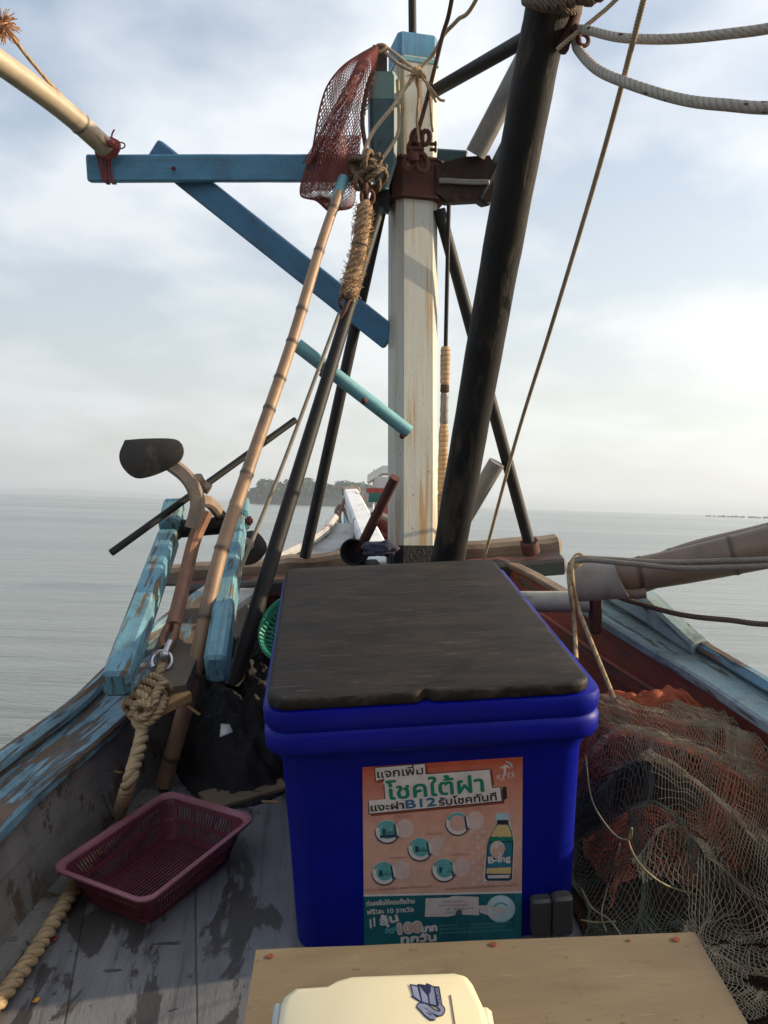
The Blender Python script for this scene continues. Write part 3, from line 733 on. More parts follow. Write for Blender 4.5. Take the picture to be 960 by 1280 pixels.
bm = newbm(); tube(bm, lin(mastat(60) + V(0, 0, -.02), mastat(-260) + V(-.01, 0, 0), 6), .0145, 12); build('top_pole', bm, M['blacksteel'], mast)
def pin(name, a, b, r, mat, par, n=14, r2=None, seg=10):
    bm = newbm(); tube(bm, lin(a, b, seg), r, n, r2=r2); return build(name, bm, mat, par)
# yard, brace, peg
ya, yb = P(110, 211, 3.3), P(489, 210.5, 3.33)
bm = newbm(); beam(bm, ya, yb, .05, .09, c=.005, seg=12, jit=.0008); build('yard', bm, M['blue'], mast)
bm = newbm(); tube(bm, [P(217, 211, 3.262), P(217, 211, 3.268)], .008, 10); build('bolt', bm, M['rust'], mast)
bm = newbm(); beam(bm, P(192, 188, 3.362), P(489, 424, 3.372), .045, .086, c=.005, seg=10); build('brace', bm, M['bluebrace'], mast)
bm = newbm(); beam(bm, P(538, 199, 3.36), P(584, 202, 3.36), .05, .070, c=.006, seg=4); build('yard_stub', bm, M['greenblock'], mast)
pg = pin('peg', P(371, 431, 3.06), P(511, 540, 3.16), .0235, M['teal'], mast)
bm = newbm(); c = P(408, 460, 3.085); ax = (P(511, 540, 3.16) - P(371, 431, 3.06)); ring(bm, c, ax, .029, .007); ring(bm, c + ax.normalized() * .022, ax, .028, .006); build('u_bolt', bm, M['rust'], pg)
for (x, y) in ((455, 501), (503, 545)):
    bm = newbm(); c = P(x, y, 3.09 if x < 500 else 3.15); blob(bm, c, .011, .1, 4, 2); build('bolt', bm, M['rust'], pg)
# block on the mast's left side
bm = newbm()
def bl(x0, x1, y, z0=3.20, dp=.10):
    a, b = P(x0, y, z0), P(x1, y, z0); o = V(0, dp, 0); return a, b, o
rings = []
for (x0, x1, y, k) in ((464, 494, 89, .004), (462, 497, 95, 0), (462, 497, 123, 0), (463, 497, 180, 0), (464, 496, 203, 0), (471, 486, 236, 0)):
    a, b, o = bl(x0, x1, y); c_ = .012
    rings.append([a + V(c_, 0, 0), b - V(c_, 0, 0), b + V(0, c_, 0), b + o, a + o, a + V(0, c_, 0)])
loft(bm, rings)
for f in bm.faces:
    if f.calc_center_median().z > P(478, 124, 3.2).z: f.material_index = 1  # lower part stays darker: shade and dirt put into its colour
blk = build('cleat_block', bm, [M['greenblock'], M['greenlight']], mast)
bm = newbm(); rings = []
for (x0, x1, y) in ((466, 483, 56), (465, 484, 60), (465, 484, 92)):
    a, b, o = bl(x0, x1, y, 3.215, .06); rings.append([a, b, b + o, a + o])
loft(bm, rings); build('block_head', bm, M['darkbeam'], blk)
M['armwood'] = worn('charred rusty timber', (.018, .013, .012), (.05, .02, .014), (.10, .055, .04), wear=.54, scale=9, stretch=(1, 2, 1), rough=.8, bump=1., edge=.12, coord='Object', spec=.25)
# steel collar with its arms
bm = newbm(); sweep(bm, [mastat(259), mastat(256), mastat(213), mastat(209)], rect(.185, .185, .03), [.97, 1, 1, 1.02], up=upm); col_ = build('collar', bm, M['rust'], mast)
for y in (210, 257):
    bm = newbm(); sweep(bm, [mastat(y - 1.5), mastat(y + 1.5)], rect(.196, .196, .032), up=upm); build('lip', bm, M['rust'], col_)
def plate(name, pts, Z, th, mat, par):
    bm = newbm(); fr = [P(x, y, Z) for x, y in pts]; loft(bm, [fr, [p + V(0, th, 0) for p in fr]]); return build(name, bm, mat, par)
plate('arm', [(545, 206), (578, 196), (612, 194), (618, 206), (616, 250), (560, 253), (545, 240)], 3.27, .11, M['armwood'], col_)
plate('arm', [(487, 206), (468, 232), (460, 256), (456, 276), (470, 268), (487, 264)], 3.26, .10, M['blacksteel'], col_)
bm = newbm(); beam(bm, P(548, 226, 3.258), P(612, 228, 3.258), .012, .018, c=.003, seg=6, jit=.001); build('weld_strip', bm, M['galv'], col_)
bm = newbm(); beam(bm, P(600, 255, 3.3), P(640, 175, 3.3), .06, .05, c=.006, seg=4); build('arm_stay', bm, M['blacksteel'], col_)
# stays of the mast: black steel legs
def leg(name, a, b, r, label=None, r2=None):
    return pin(name, a, b, r, M['blacksteel'], mast, 14, r2, 14)
leg('stay_leg', P(474, 262, 3.24), P(291, 858, 2.66), .019, r2=.0245)
leg('stay_leg', P(476, 262, 3.34), P(381, 697, 3.54), .021)
lg = leg('stay_leg', P(549, 262, 3.3), P(663, 684, 3.5), .022)
bm = newbm(); sweep(bm, [P(661, 677, 3.49), P(664, 690, 3.51)], circ(.034, 12)); build('foot_flange', bm, M['rust'], lg)
pin('stay_pipe', P(594, 193, 3.24), P(748, -100, 2.95), .036, M['galv'], mast)
pin('strut', P(543, 114, 3.28), P(672, 40, 2.6), .0225, M['blacksteel'], mast)
# bolts and shackles
for (x, y) in ((541, 180), (541, 187)):
    bm = newbm(); tube(bm, [P(537, y, 3.2), P(546, y, 3.2)], .006, 8); tube(bm, [P(543, y, 3.2), P(545.5, y, 3.2)], .011, 6); build('bolt', bm, M['rust'], mast)
shk = thing('shackle', 'rusty pair of shackles hanging on the face of the mast above the collar', 'shackle', P(520, 205, 3.16))
def sh(x, y, R1, r, Z=3.19, ax=(0, 1, 0), sq=1.5, rot=0):
    bm = newbm(); ring(bm, P(x, y, Z), ax, R1, r, squash=.62, side=(math.sin(rot), 0, math.cos(rot))); return bm
for (x, y, R1, rot) in ((521, 174, .030, .1), (519, 190, .034, -.3), (532, 172, .022, .1), (512, 203, .028, .5), (527, 203, .030, -.15)):
    build('link', sh(x, y, R1, .0085, rot=rot), M['rust'], shk)
bm = newbm(); tube(bm, [P(509, 186, 3.18), P(530, 186, 3.18)], .008, 8); blob(bm, P(517, 196, 3.185), .022, .3, 9, 2); build('shackle_pin', bm, M['rust'], shk)

# ---------------------------------------------------------------- big boom, spare pipes
bm = newbm(); pts = spline([P(546, 790, 3.05), P(560, 700, 2.9), P(612, 400, 2.52), P(667, 100, 2.2), P(703, -80, 2.03), P(762, -420, 1.80)], 14)
tube(bm, pts, .0505, 28, wob=.014); bo = build('boom_pole', bm, M['boom'], label='thick black boom pole leaning up past the right side of the mast', cat='boom', origin=P(546, 790, 3.05))
def th1(name, label, cat, bm, mat, origin=None, group=None): return build(name, bm, mat, label=label, cat=cat, origin=origin, group=group)
bm = newbm(); a, b = P(621, 578, 3.42), P(566, 672, 3.52); tube(bm, lin(a, b, 8), .031, 20); th1('short_pipe', 'short grey steel pipe stub leaning behind the foot of the black boom', 'pipe', bm, M['galv'])
bm = newbm(); tube(bm, lin(P(494, 597, 3.12), P(448, 690, 3.3), 8), .0175, 14); th1('iron_bar', 'short rusty dark bar leaning against the mast foot', 'bar', bm, M['rust'])
bm = newbm(); tube(bm, lin(P(552, 752, 2.86), P(738, 752, 2.72), 14), .031, 24, wob=.004); wp = th1('roller_pipe', 'dirty white horizontal pipe behind the cooler by the red bulwark', 'pipe', bm, M['whitepipe'])
bm = newbm(); p = P(744, 770, 2.72); beam(bm, V(p.x, p.y, p.z - .05), V(p.x, p.y, p.z + .075), .03, .04, up=V(0, 1, 0), c=.004, seg=3); build('roller_bracket', bm, M['rust'], boat)

# ---------------------------------------------------------------- anchor chute and anchor
dv = thing('anchor_chute', 'chipped sky-blue timber anchor chute jutting over the left bow', 'anchor chute', P(200, 850, 2.45))
def timber(x0, y0, Z0, x1, y1, Z1, w, h, name='side_timber', mat='bluework', tip=False):
    bm = newbm(); a, b = P(x0, y0, Z0), P(x1, y1, Z1)
    beam(bm, a, b, w, h, c=.009, seg=4, w2=w * .95); return build(name, bm, M[mat], dv)
timber(145, 857, 2.22, 211, 672, 2.98, .064, .070)
timber(212, 664, 2.99, 219, 634, 3.1, .066, .085, 'timber_head')
timber(270, 838, 2.36, 297, 655, 3.02, .056, .085)
timber(298, 652, 3.03, 301, 632, 3.1, .066, .085, 'timber_head')
bm = newbm(); q = [P(166, 866, 2.30), P(232, 856, 2.36), P(281, 742, 2.93), P(222, 748, 2.88)]
loft(bm, [[p + V(0, 0, -.03) for p in q], q]); 
dl = uvl(bm)
for f in bm.faces:
    for lp in f.loops: lp[dl].uv = (lp.vert.co.x, lp.vert.co.y)
build('chute_board', bm, worn('worn blue chute board', (.16, .24, .28), (.10, .2, .3), (.20, .15, .11), wear=.44, scale=5, stretch=(3, .8, 1), bump=1., grimeamt=.7), dv)
bm = newbm(); beam(bm, P(182, 893, 2.27), P(232, 868, 2.38), .05, .028, c=.004, seg=4); build('cleat', bm, M['straw'], dv)
bm = newbm(); tube(bm, lin(P(226, 661, 3.02), P(296, 655, 3.05), 8), .029, 18); build('roller', bm, M['blacksteel'], dv)
bm = newbm(); tube(bm, [P(296, 652, 3.0), P(316, 651, 3.0)], .008, 8); tube(bm, [P(309, 651, 3.0), P(314, 651, 3.0)], .016, 6); build('bolt', bm, M['rust'], dv)
an = thing('anchor', 'rusty iron anchor with spade fluke stowed on the blue chute', 'anchor', P(205, 808, 2.5))
bm = newbm(); sweep(bm, spline([P(258, 640, 2.93), P(243, 675, 2.90), P(232, 720, 2.78), P(221, 765, 2.60), P(216, 783, 2.55)], 6), rect(.042, .034, .009)); sft = build('shank', bm, M['anchor'], an)
bm = newbm()
sweep(bm, spline([P(221, 768, 2.60), P(210, 785, 2.55), P(203, 800, 2.51), P(205, 812, 2.48)], 5), rect(.016, .03, .005))
sweep(bm, spline([P(222, 768, 2.60), P(221, 785, 2.55), P(217, 800, 2.51), P(210, 812, 2.48)], 5), rect(.016, .03, .005)); build('fork', bm, M['anchor'], sft)
bm = newbm(); sweep(bm, spline([P(240, 660, 2.86), P(247, 632, 2.86), P(243, 612, 2.86), P(231, 594, 2.86), P(209, 577, 2.86)], 8), rect(.045, .032, .008), None); arm1 = build('arm', bm, M['armiron'], an)
bm = newbm(); sweep(bm, spline([P(246, 625, 2.9), P(262, 628, 2.95), P(276, 645, 3.05), P(292, 668, 3.2), P(312, 682, 3.3)], 8), rect(.034, .034, .008)); build('arm', bm, M['armiron'], an)
bm = newbm()
sweep(bm, spline([P(246, 596, 2.88), P(252, 606, 2.9), P(262, 612, 2.9)], 4), rect(.03, .03, .006)); build('stock_eye', bm, M['armiron'], an)
def fluke(pts, Z, nrm, name='fluke'):
    bm = newbm(); q = [P(x, y, Z) for x, y in pts]; c = sum(q, V(0, 0, 0)) / len(q); nrm = Vector(nrm).normalized()
    mid = [(c + (p - c) * .55) + nrm * .014 for p in q]; back = [p - nrm * .012 for p in q]
    vs = [[bm.verts.new(p) for p in r] for r in (back, q, mid)]; m = len(q)
    for a, b in zip(vs, vs[1:]):
        for k in range(m): face(bm, [a[k], a[(k + 1) % m], b[(k + 1) % m], b[k]])
    face(bm, vs[2]); face(bm, vs[0][::-1]); return build(name, bm, M['fluke'], an, sharp=50)
def smooth2(pts): return [(p.x, p.y) for p in spline([V(x, y, 0) for x, y in pts] + [V(*pts[0], 0)], 4)[:-1]]
fluke(smooth2([(156, 550), (185, 548), (219, 549), (229, 560), (226, 574), (212, 585), (188, 595), (168, 597), (153, 584), (149, 568)]), 2.84, (0, -1, .3))
fluke(smooth2([(308, 664), (320, 664), (331, 676), (333, 688), (322, 702), (305, 706), (297, 690)]), 3.32, (0, -1, .3))
pin('stock', P(139, 691, 2.80), P(369, 525, 3.2), .0115, M['blacksteel'], an)
# ---------------------------------------------------------------- cooler
cx, w_f = .198, .614
def bx(c0, c1): return c0, c1
ck = thing('cooler', 'big blue plastic cooler box with a lid, in the middle of the deck', 'cooler', V(.195, 2.04, 0))
yf, yb_ = 1.615, 2.50
def tpx(p, x0): return V(x0 + (p.x - x0) * (1 - .055 * (p.y - yf) / (yb_ - yf)), p.y, p.z)
def rbox(z, w, y0, y1, r, x=.206): return [tpx(p, .206) for p in rr(x, (y0 + y1) / 2, w + .032, y1 - y0, r, z, 6)]
bm = newbm()
prof = [(.0, .522, .045), (.012, .532, .045), (.20, .540, .045), (.405, .552, .045), (.43, .575, .050), (.44, .585, .055), (.448, .590, .055)]
loft(bm, [rbox(z, w, yf + (.60 - w) * .42, yb_ - (.60 - w) * .42, r) for z, w, r in prof]); build('body', bm, M['cooler'], ck, sharp=50)
bm = newbm()
prof = [(.440, .585, .05), (.443, .603, .055), (.452, .610, .055), (.478, .612, .055), (.485, .606, .055), (.488, .600, .052), (.492, .604, .055), (.498, .610, .055), (.522, .612, .055), (.531, .606, .052), (.534, .590, .045)]
loft(bm, [rbox(z, w, yf + (.612 - w) * .5 - .012, yb_ - (.612 - w) * .5 + .012, r) for z, w, r in prof]); build('lid', bm, M['cooler'], ck, sharp=50)
bm = newbm()
for x0, z0, w0, h0 in ((.405, 0, .050, .085),): pass
q = P(692, 1150, 1.70); fy = yf + .018
beam(bm, V(.412, fy - .006, .02), V(.412, fy - .006, .100), .042, .028, up=V(0, -1, 0), c=.005, seg=2); build('latch', bm, M['greyplastic'], ck)
bm = newbm(); beam(bm, V(.452, fy - .012, .02), V(.452, fy - .012, .108), .040, .032, up=V(0, -1, 0), c=.006, seg=2); build('latch', bm, M['greyplastic'], ck)
# rubber pad on the lid
bm = newbm(); rings = []
for z, s, r in ((.5345, .0, .040), (.537, .003, .042), (.551, .004, .042), (.5565, .001, .040), (.558, -.006, .036)):
    rg = rr(.198, (yf + yb_) / 2 - .006, .600 + 2 * s, yb_ - yf - .002 + 2 * s, r, z, 14)
    out = []
    for i in range(len(rg)):
        a, b = rg[i], rg[(i + 1) % len(rg)]; L0 = (b - a).length; m = 70 if L0 > .1 else 1
        for k in range(m):
            p = a.lerp(b, k / m)
            if p.y < yf + .02: p = p + V(0, .010 * math.exp(-((p.x - .187) / .010) ** 2) * (1 + .5 * math.sin(p.x * 900)) + .0012 * noise.noise(p * 60), -.008 * math.exp(-((p.x - .187) / .012) ** 2) * (.55 < z < .5565))
            out.append(tpx(p, .206))
    rings.append(out)
loft(bm, rings); pad = build('rubber_pad', bm, M['pad'], label='scuffed black rubber pad with rounded corners lying on the blue cooler', cat='pad', sharp=50)

# ---------------------------------------------------------------- poster on the front of the cooler (flat print; the layers sit a hair apart)
fz0, fz1 = .05, .405
def front_y(z):
    w_ = (.532 + .008 * (z - .012) / .188) if z < .20 else (.540 + .012 * min(1, (z - .20) / .205)); return yf + (.60 - w_) * .42
def onfront(x, y, off):
    p = Py(x, y, 1.64)
    for _ in range(4): p = Py(x, y, front_y(p.z) - off)
    return p
PCOL = {}
def pm(name, c, rough=.55):
    if name not in PCOL: PCOL[name] = plain('print ' + name, c, tuple(v * .82 for v in c), 30, rough, bump=.08)
    return PCOL[name]
PM = []; pvs = []; pfs = []; pmi = []
def padd(verts2, faces, mat, layer, proj):
    if mat not in PM: PM.append(mat)
    k = len(pvs); mi = PM.index(mat)
    for x, y in verts2: pvs.append(proj(x, y, .0016 + layer * .00022 + .0011 * noise.noise(V(x * .035, y * .03, 4)) + .0004 * noise.noise(V(x * .12 + y * .05, y * .02, 9))))
    for f in faces: pfs.append([k + i for i in f]); pmi.append(mi)
def poly(pts, mat, layer, proj): padd(pts, [list(range(len(pts)))], mat, layer, proj)
def disc(cx_, cy_, rx, ry, mat, layer, proj, a0=0, a1=360, inner=0., n=28):
    if inner <= 0 and a1 - a0 >= 360: poly([(cx_ + rx * math.cos(R(360 * k / n)), cy_ + ry * math.sin(R(360 * k / n))) for k in range(n)], mat, layer, proj); return
    v = []; f = []
    for k in range(n + 1):
        a = R(a0 + (a1 - a0) * k / n); v += [(cx_ + rx * math.cos(a), cy_ + ry * math.sin(a)), (cx_ + rx * inner * math.cos(a), cy_ + ry * inner * math.sin(a))]
    for k in range(n): f.append([2 * k, 2 * k + 2, 2 * k + 3, 2 * k + 1])
    padd(v, f, mat, layer, proj)
def text2d(s, off=0.):
    c = bpy.data.curves.new('glyphs', 'FONT'); c.body = s; c.offset = off; c.resolution_u = 3; c.fill_mode = 'FRONT'
    o = bpy.data.objects.new('glyphs', c); COL.objects.link(o)
    dg = bpy.context.evaluated_depsgraph_get(); dg.update(); me = bpy.data.meshes.new_from_object(o.evaluated_get(dg))
    vs = [(v.co.x, v.co.y) for v in me.vertices]; fs = [list(p.vertices) for p in me.polygons]
    bpy.data.objects.remove(o); bpy.data.curves.remove(c); bpy.data.meshes.remove(me); return vs, fs
def text(s, x0, y0, x1, y1, hgt, mat, layer, proj, off=0., ref=None, lean=0.):
    """s on the baseline (x0,y0)-(x1,y1) in photo pixels, hgt = pixels per em"""
    vs, fs = text2d(s, off)
    if not vs: return
    rv = vs if ref is None else ref; wmin = min(v[0] for v in rv); wmax = max(v[0] for v in rv)
    ux, uy = (x1 - x0), (y1 - y0); ln = math.hypot(ux, uy); ux /= ln; uy /= ln; k = ln / (wmax - wmin)
    out = []
    for (a, b) in vs:
        a = (a - wmin) * k + b * hgt * lean; b = b * hgt
        out.append((x0 + a * ux + b * uy, y0 + a * uy - b * ux))
    padd(out, fs, mat, layer, proj)
    return rv if ref else vs
OF = onfront
def bold(s, x0, y0, x1, y1, h, mat, ly, k=.5, proj=None, n=6):
    for q in range(n): 
        a = 2 * math.pi * q / n; dx, dy = k * math.cos(a), k * math.sin(a); text(s, x0 + dx, y0 + dy, x1 + dx, y1 + dy, h, mat, ly + q * .06, proj or OF)
def tl(x, y): return (x, y)
peach, orange, red_, teal_, white_, dgreen, black_, blue_, yell, pale = (pm('peach', (.62, .36, .27)), pm('orange', (.56, .20, .10)), pm('red', (.46, .075, .04)), pm('teal', (.0, .115, .135)), pm('white', (.66, .62, .60)),
    pm('green', (.0, .20, .13)), pm('black', (.022, .02, .025)), pm('blue', (.03, .14, .26)), pm('yellow', (.60, .46, .20)), pm('pale', (.62, .55, .52)))
shadow_ = pm('drop shade ink', (.22, .05, .035)); lteal = pm('light teal', (.10, .36, .36)); sky_ = pm('sky blue', (.35, .52, .60)); navy_ = pm('navy', (.012, .05, .09)); pink_ = pm('pinkish', (.62, .38, .32))
# graduated print ground: strips from red at the top to peach
TLx, TRx = 453, 653.5
def edge(t): return ((453 + 2.5 * t, 959 + (1200 - 959) * t), (653.5 - 2 * t, 946 + (1200 - 946) * t))
def strip(t0, t1, mat, layer=0, s0=0, s1=1):
    (a, b), (c, d) = edge(t0), edge(t1); L2 = lambda p, q, s: (p[0] + (q[0] - p[0]) * s, p[1] + (q[1] - p[1]) * s)
    poly([L2(a, b, s0), L2(a, b, s1), L2(c, d, s1), L2(c, d, s0)], mat, layer, OF)
NS = 26; grad = []
T1 = .665
for k in range(NS):
    t0, t1 = T1 * k / NS, T1 * (k + 1) / NS; q = min(1, max(0, (k / NS) / .55))
    a = (.47, .085, .045); b = (.64, .38, .29); c = tuple(x + (y - x) * q ** .8 for x, y in zip(a, b))
    strip(t0, t1, pm('ground %d' % k, c), 0)
strip(T1, 1, teal_, 0); strip(T1 - .004, T1 + .006, white_, 1)
for k in range(6): strip(T1 + .01, 1, pm('teal shade %d' % k, (.0 + .002 * k, .085 + .016 * k, .11 + .016 * k)), 1, .5 + k / 12, .5 + (k + 1) / 12)
# check pattern to the right of the print, behind the bottle
for j in range(11):
    for i in range(9):
        if (i + j) % 2 == 0:
            x = 590 + i * 7 + j * .2; y = 1040 + j * 6.5 - i * .4
            if x < 646: poly([(x, y - 3.1), (x + 3.4, y), (x, y + 3.1), (x - 3.4, y)], pm('check', (.66, .46, .38)), 1, OF)
# title: white backing plates, ink edge, words
def plate2(pts, g=1.6, dx=2.6, dy=2.4):
    cx_ = sum(p[0] for p in pts) / len(pts); cy_ = sum(p[1] for p in pts) / len(pts)
    def grow(k): return [(x + k * (1 if x > cx_ else -1), y + k * (1 if y > cy_ else -1)) for x, y in pts]
    poly([(x + dx, y + dy) for x, y in grow(g)], shadow_, 2, OF); poly(grow(g), black_, 3, OF)
for pts in ([(469, 960), (531, 955), (532, 969), (480, 973), (470, 976)], [(480, 972), (612, 962), (616, 992), (482, 1004)], [(461, 1001), (625, 984), (627, 1001), (462, 1017)]): plate2(pts, 1.0)
for pts in ([(469, 960), (531, 955), (532, 969), (480, 973), (470, 976)], [(480, 972), (612, 962), (616, 992), (482, 1004)], [(461, 1001), (625, 984), (627, 1001), (462, 1017)]): poly(pts, white_, 4, OF)
poly([(628, 984), (633, 983), (634, 998), (629, 1000)], black_, 4, OF)
tx = lambda s, x0, y0, x1, y1, h, m, ly=5, off=.012, **k: text(s, x0, y0, x1, y1, h, m, ly, OF, off, **k)
bold('แจกเพิ่ม', 472, 972.5, 529, 967.5, 14, black_, 5, .35)
bold('โชคใต้ฝา', 483, 1000.5, 606, 989.8, 28, white_, 5, 2.2, n=10); bold('โชคใต้ฝา', 484, 999.5, 605, 989, 28, dgreen, 6.5, .8)
bold('แงะฝา', 464, 1014.2, 505, 1010.6, 12.5, black_, 7.6, .35); bold('B12', 508, 1010.5, 545, 1007, 14.5, blue_, 7.6, .6); bold('รับโชคทันที', 549, 1007, 621, 1000, 12.5, black_, 7.6, .35)
# emblem top right
disc(630, 960, 11.5, 9, sky_, 2, OF, 190, 355, .80); disc(631, 962, 7, 6, pale, 2, OF, 200, 340, .6); poly([(629, 958), (633, 958), (632, 970), (630, 970)], pale, 2, OF)
tx('ยูซี', 621, 974, 643, 971, 9, pale, 3, 0.0)
# five prize caps
for (x, y, wd) in ((484, 1040, '1'), (572, 1030, ''), (525, 1062, '1'), (480, 1092, '1'), (555, 1088, '1')):
    disc(x + 22, y - 4, 11, 12, pm('cap disc', (.60, .46, .43)), 2, OF); disc(x, y, 15.5, 15.2, navy_, 3, OF, 20, 190, .90); disc(x, y - 1, 14.5, 14.2, white_, 4, OF)
    disc(x, y - 1, 14, 13.4, lteal, 5, OF, 200, 318, .74)
    body = lteal if wd else pink_
    disc(x + 1, y - 1.2, 10.6, 10, body, 5, OF); poly([(x + 10, y - 10), (x + 13, y + 7), (x + 10.4, y + 7.5), (x + 8, y - 9)], navy_, 6, OF)
    if wd:
        text('1', x - 6, y + 3, x - 2, y + 3, 10, navy_, 6, OF, .03); text('แสน' if (x, y) == (484, 1040) else 'หมื่น', x - 1, y + 3, x + 9, y + 2.4, 7, navy_, 6, OF, .01)
        if (x, y) == (484, 1040): poly([(x - 9, y + 4), (x + 10, y + 3), (x + 10, y + 6.6), (x - 9, y + 7.6)], navy_, 6, OF)
    tx('รางวัลละ', x + 8, y - 18, x + 30, y - 19.4, 4.2, pm('faint ink', (.42, .22, .17)), 3, 0)
# bottle
def bot(pts, m, ly): poly([(606 + px_, 1013 + py_) for px_, py_ in pts], m, ly, OF)
bot([(15, 14), (32, 14), (35, 30), (37, 42), (35, 88), (-1, 89), (-2, 80), (3, 45), (8, 30)], white_, 2)
bot([(14, 4), (30, 3), (31, 9), (29, 15), (16, 15), (13, 10)], sky_, 4); bot([(16, 12), (29, 12), (30, 17), (15, 17)], black_, 5)
bot([(15, 17), (30, 17), (34, 27), (36, 40), (34, 86), (30, 88), (3, 88), (0, 84), (3, 45), (6, 33)], navy_, 3)
bot([(16, 18), (29, 18), (33, 28), (33.5, 33), (7, 33), (11, 25)], yell, 4); bot([(4.6, 41), (34, 40), (33, 71), (2.6, 71)], pm('label blue', (.02, .16, .24)), 4)
bot([(7, 34), (35, 33), (34.6, 38), (5, 39)], dgreen, 4)
disc(622, 1062, 9.5, 11, pale, 5, OF); disc(619, 1066, 5, 6, pink_, 6, OF); disc(627, 1061, 4.5, 5, pink_, 6, OF)
bold('B-ing', 611, 1079, 638, 1076, 11, white_, 7, .5)
bot([(2.6, 72), (33, 71), (32.6, 79), (1.6, 79)], yell, 4); bot([(3.5, 81), (31.5, 80.5), (30.5, 84.5), (4, 85)], pale, 5)
for k in range(5): bot([(6 + k * 3, 60 + (k % 2) * 2), (7.6 + k * 3, 58), (7.8 + k * 3, 69), (6.2 + k * 3, 69)], pm('label sea', (.03, .25, .36)), 5)
# small print
ink = pm('brown ink', (.30, .13, .09))
tx('ต่อที่ ๑ แกะฝารับโชค ของรางวัลรวมมูลค่า', 457, 1114.5, 540, 1109, 4.5, ink, 2, 0); tx('รายละเอียดตามที่บริษัทกำหนดไว้', 557, 1113, 648, 1107.5, 4.5, ink, 2, 0)
# lower teal panel
bold('ต่อลงชื่อให้ครบทั้งบ้าน', 458, 1132.5, 518, 1129, 8, white_, 3, .25, n=4); bold('ฟรี!ละ 10 รางวัล', 459, 1143, 517, 1139.5, 8, white_, 3, .25, n=4)
poly([(532, 1123), (560, 1122), (567, 1120), (598, 1121), (599, 1144), (572, 1143), (560, 1146), (531, 1146)], pale, 3, OF)
for k, (a, b) in enumerate(((553, 577), (545, 585), (538, 592), (550, 580))): tx('บาทบาทบาท' if k % 2 else 'รางวัลที่', a, 1128.5 + k * 4.6, b, 1128 + k * 4.6, 4, ink, 4, 0)
disc(626, 1136, 18, 17, pm('cap rim', (.45, .62, .68)), 3, OF); disc(626, 1136, 15.5, 14.5, pm('cap mid', (.50, .66, .70)), 4, OF); disc(626, 1136, 16.5, 15.5, white_, 5, OF, 110, 220, .90)
poly([(598, 1132), (615, 1131), (632, 1136), (630, 1140), (614, 1145), (600, 1141)], pale, 5, OF); disc(626, 1136, 10, 8, lteal, 5, OF, 200, 330, .75)
bold('ลุ้น', 476, 1157, 498, 1151, 14, white_, 4, .9); bold('100', 499, 1167, 527, 1164, 17, white_, 3, 2.2, n=10); bold('100', 499, 1167, 527, 1164, 17, pink_, 5, .7)
bold('บาท', 528, 1165, 546, 1163, 11, white_, 4, 1.0); bold('ทุกวัน', 502, 1178.5, 545, 1175.5, 12, white_, 4, 1.0); bold('กด*', 482, 1167, 497, 1166, 11, lteal, 4, .7)
bold('//', 463, 1160, 472, 1156, 14, white_, 3, .6)
for k in range(3): tx('สอบถามรายละเอียดเพิ่มเติมได้ที่ร้านค้า', 549, 1158.5 + k * 4.6, 640 - 8 * (k == 1), 1154.5 + k * 4.6, 4.4, lteal, 4, 0)
bm = bmesh.new(); bm.loops.layers.uv.new('UVMap'); vv_ = [bm.verts.new(p) for p in pvs]
for f, mi in zip(pfs, pmi):
    try: ff = bm.faces.new([vv_[i] for i in f]); ff.material_index = mi
    except ValueError: pass
bmesh.ops.triangulate(bm, faces=[f for f in bm.faces if len(f.verts) > 4])
for f in bm.faces:
    f.normal_update()
    if f.normal.y > 0: f.normal_flip()
build('poster', bm, PM, label='orange and teal Thai prize poster with a bottle on the blue cooler front', cat='poster', flat=True, recalc=False)

# ---------------------------------------------------------------- hatch with plywood board, cream case
HB = .205
c4 = [Ph(320, 1187, HB), Ph(868, 1165, HB)]
xa, xb, yb2 = c4[0].x, c4[1].x, (c4[0].y + c4[1].y) / 2; e0, e1 = Ph(305, 1280, HB), Ph(935, 1280, HB)
hb = thing('hatch_box', 'low dark wooden hatch box under the plywood board', 'hatch', V((xa + xb) / 2, yb2 - .35, 0))
for (px_, py_, sx, sy) in ((.5, .96, .9, .03), (.5, .04, .9, .03), (.05, .5, .03, .9), (.95, .5, .03, .9)):
    bm = newbm(); X0, X1, Y0, Y1 = xa + .03, xb - .03, yb2 - .70, yb2 - .03
    box(bm, V(X0 + (X1 - X0) * px_, Y0 + (Y1 - Y0) * py_, .096), (X1 - X0) * sx if sx > .1 else .03, (Y1 - Y0) * sy if sy > .1 else .03, .19, .003); build('side_board', bm, M['crate'], hb)
bm = newbm(); q = [c4[0], c4[1], c4[1] + (e1 - c4[1]) * 4.2, c4[0] + (e0 - c4[0]) * 4.2]; cc = []
for i in range(4):
    a, b = q[i], q[(i + 1) % 4]
    for k in range(12): p = a.lerp(b, k / 12); cc.append(V(p.x + .0008 * noise.noise(p * 60), p.y + .0012 * noise.noise(p * 50 + V(3, 0, 0)), 0))
loft(bm, [[V(p.x, p.y, z) for p in cc] for z in (.1925, HB)]); build('plywood_board', bm, M['board'], label='stained brown plywood board with rusty screws in front of the cooler', cat='board', sharp=30)
BRD = bpy.data.objects['plywood_board']
for x, y in ((338, 1196), (617, 1181), (845, 1175), (786, 1176)):
    bm = newbm(); c = Ph(x, y, HB); r0 = .0058 if x != 786 else .003; tube(bm, [c + V(0, 0, -.002), c + V(0, 0, .0012), c + V(0, 0, .0018)], r0, 12)
    o = build('screw', bm, M['screw'], BRD)
cs = thing('case', 'cream plastic case with a blue winged decal on the plywood board', 'case', Ph(470, 1262, HB))
HT = HB + .105
k0, k1 = Ph(352, 1238, HT), Ph(588, 1212, HT); m0 = Ph(432, 1217, HT)
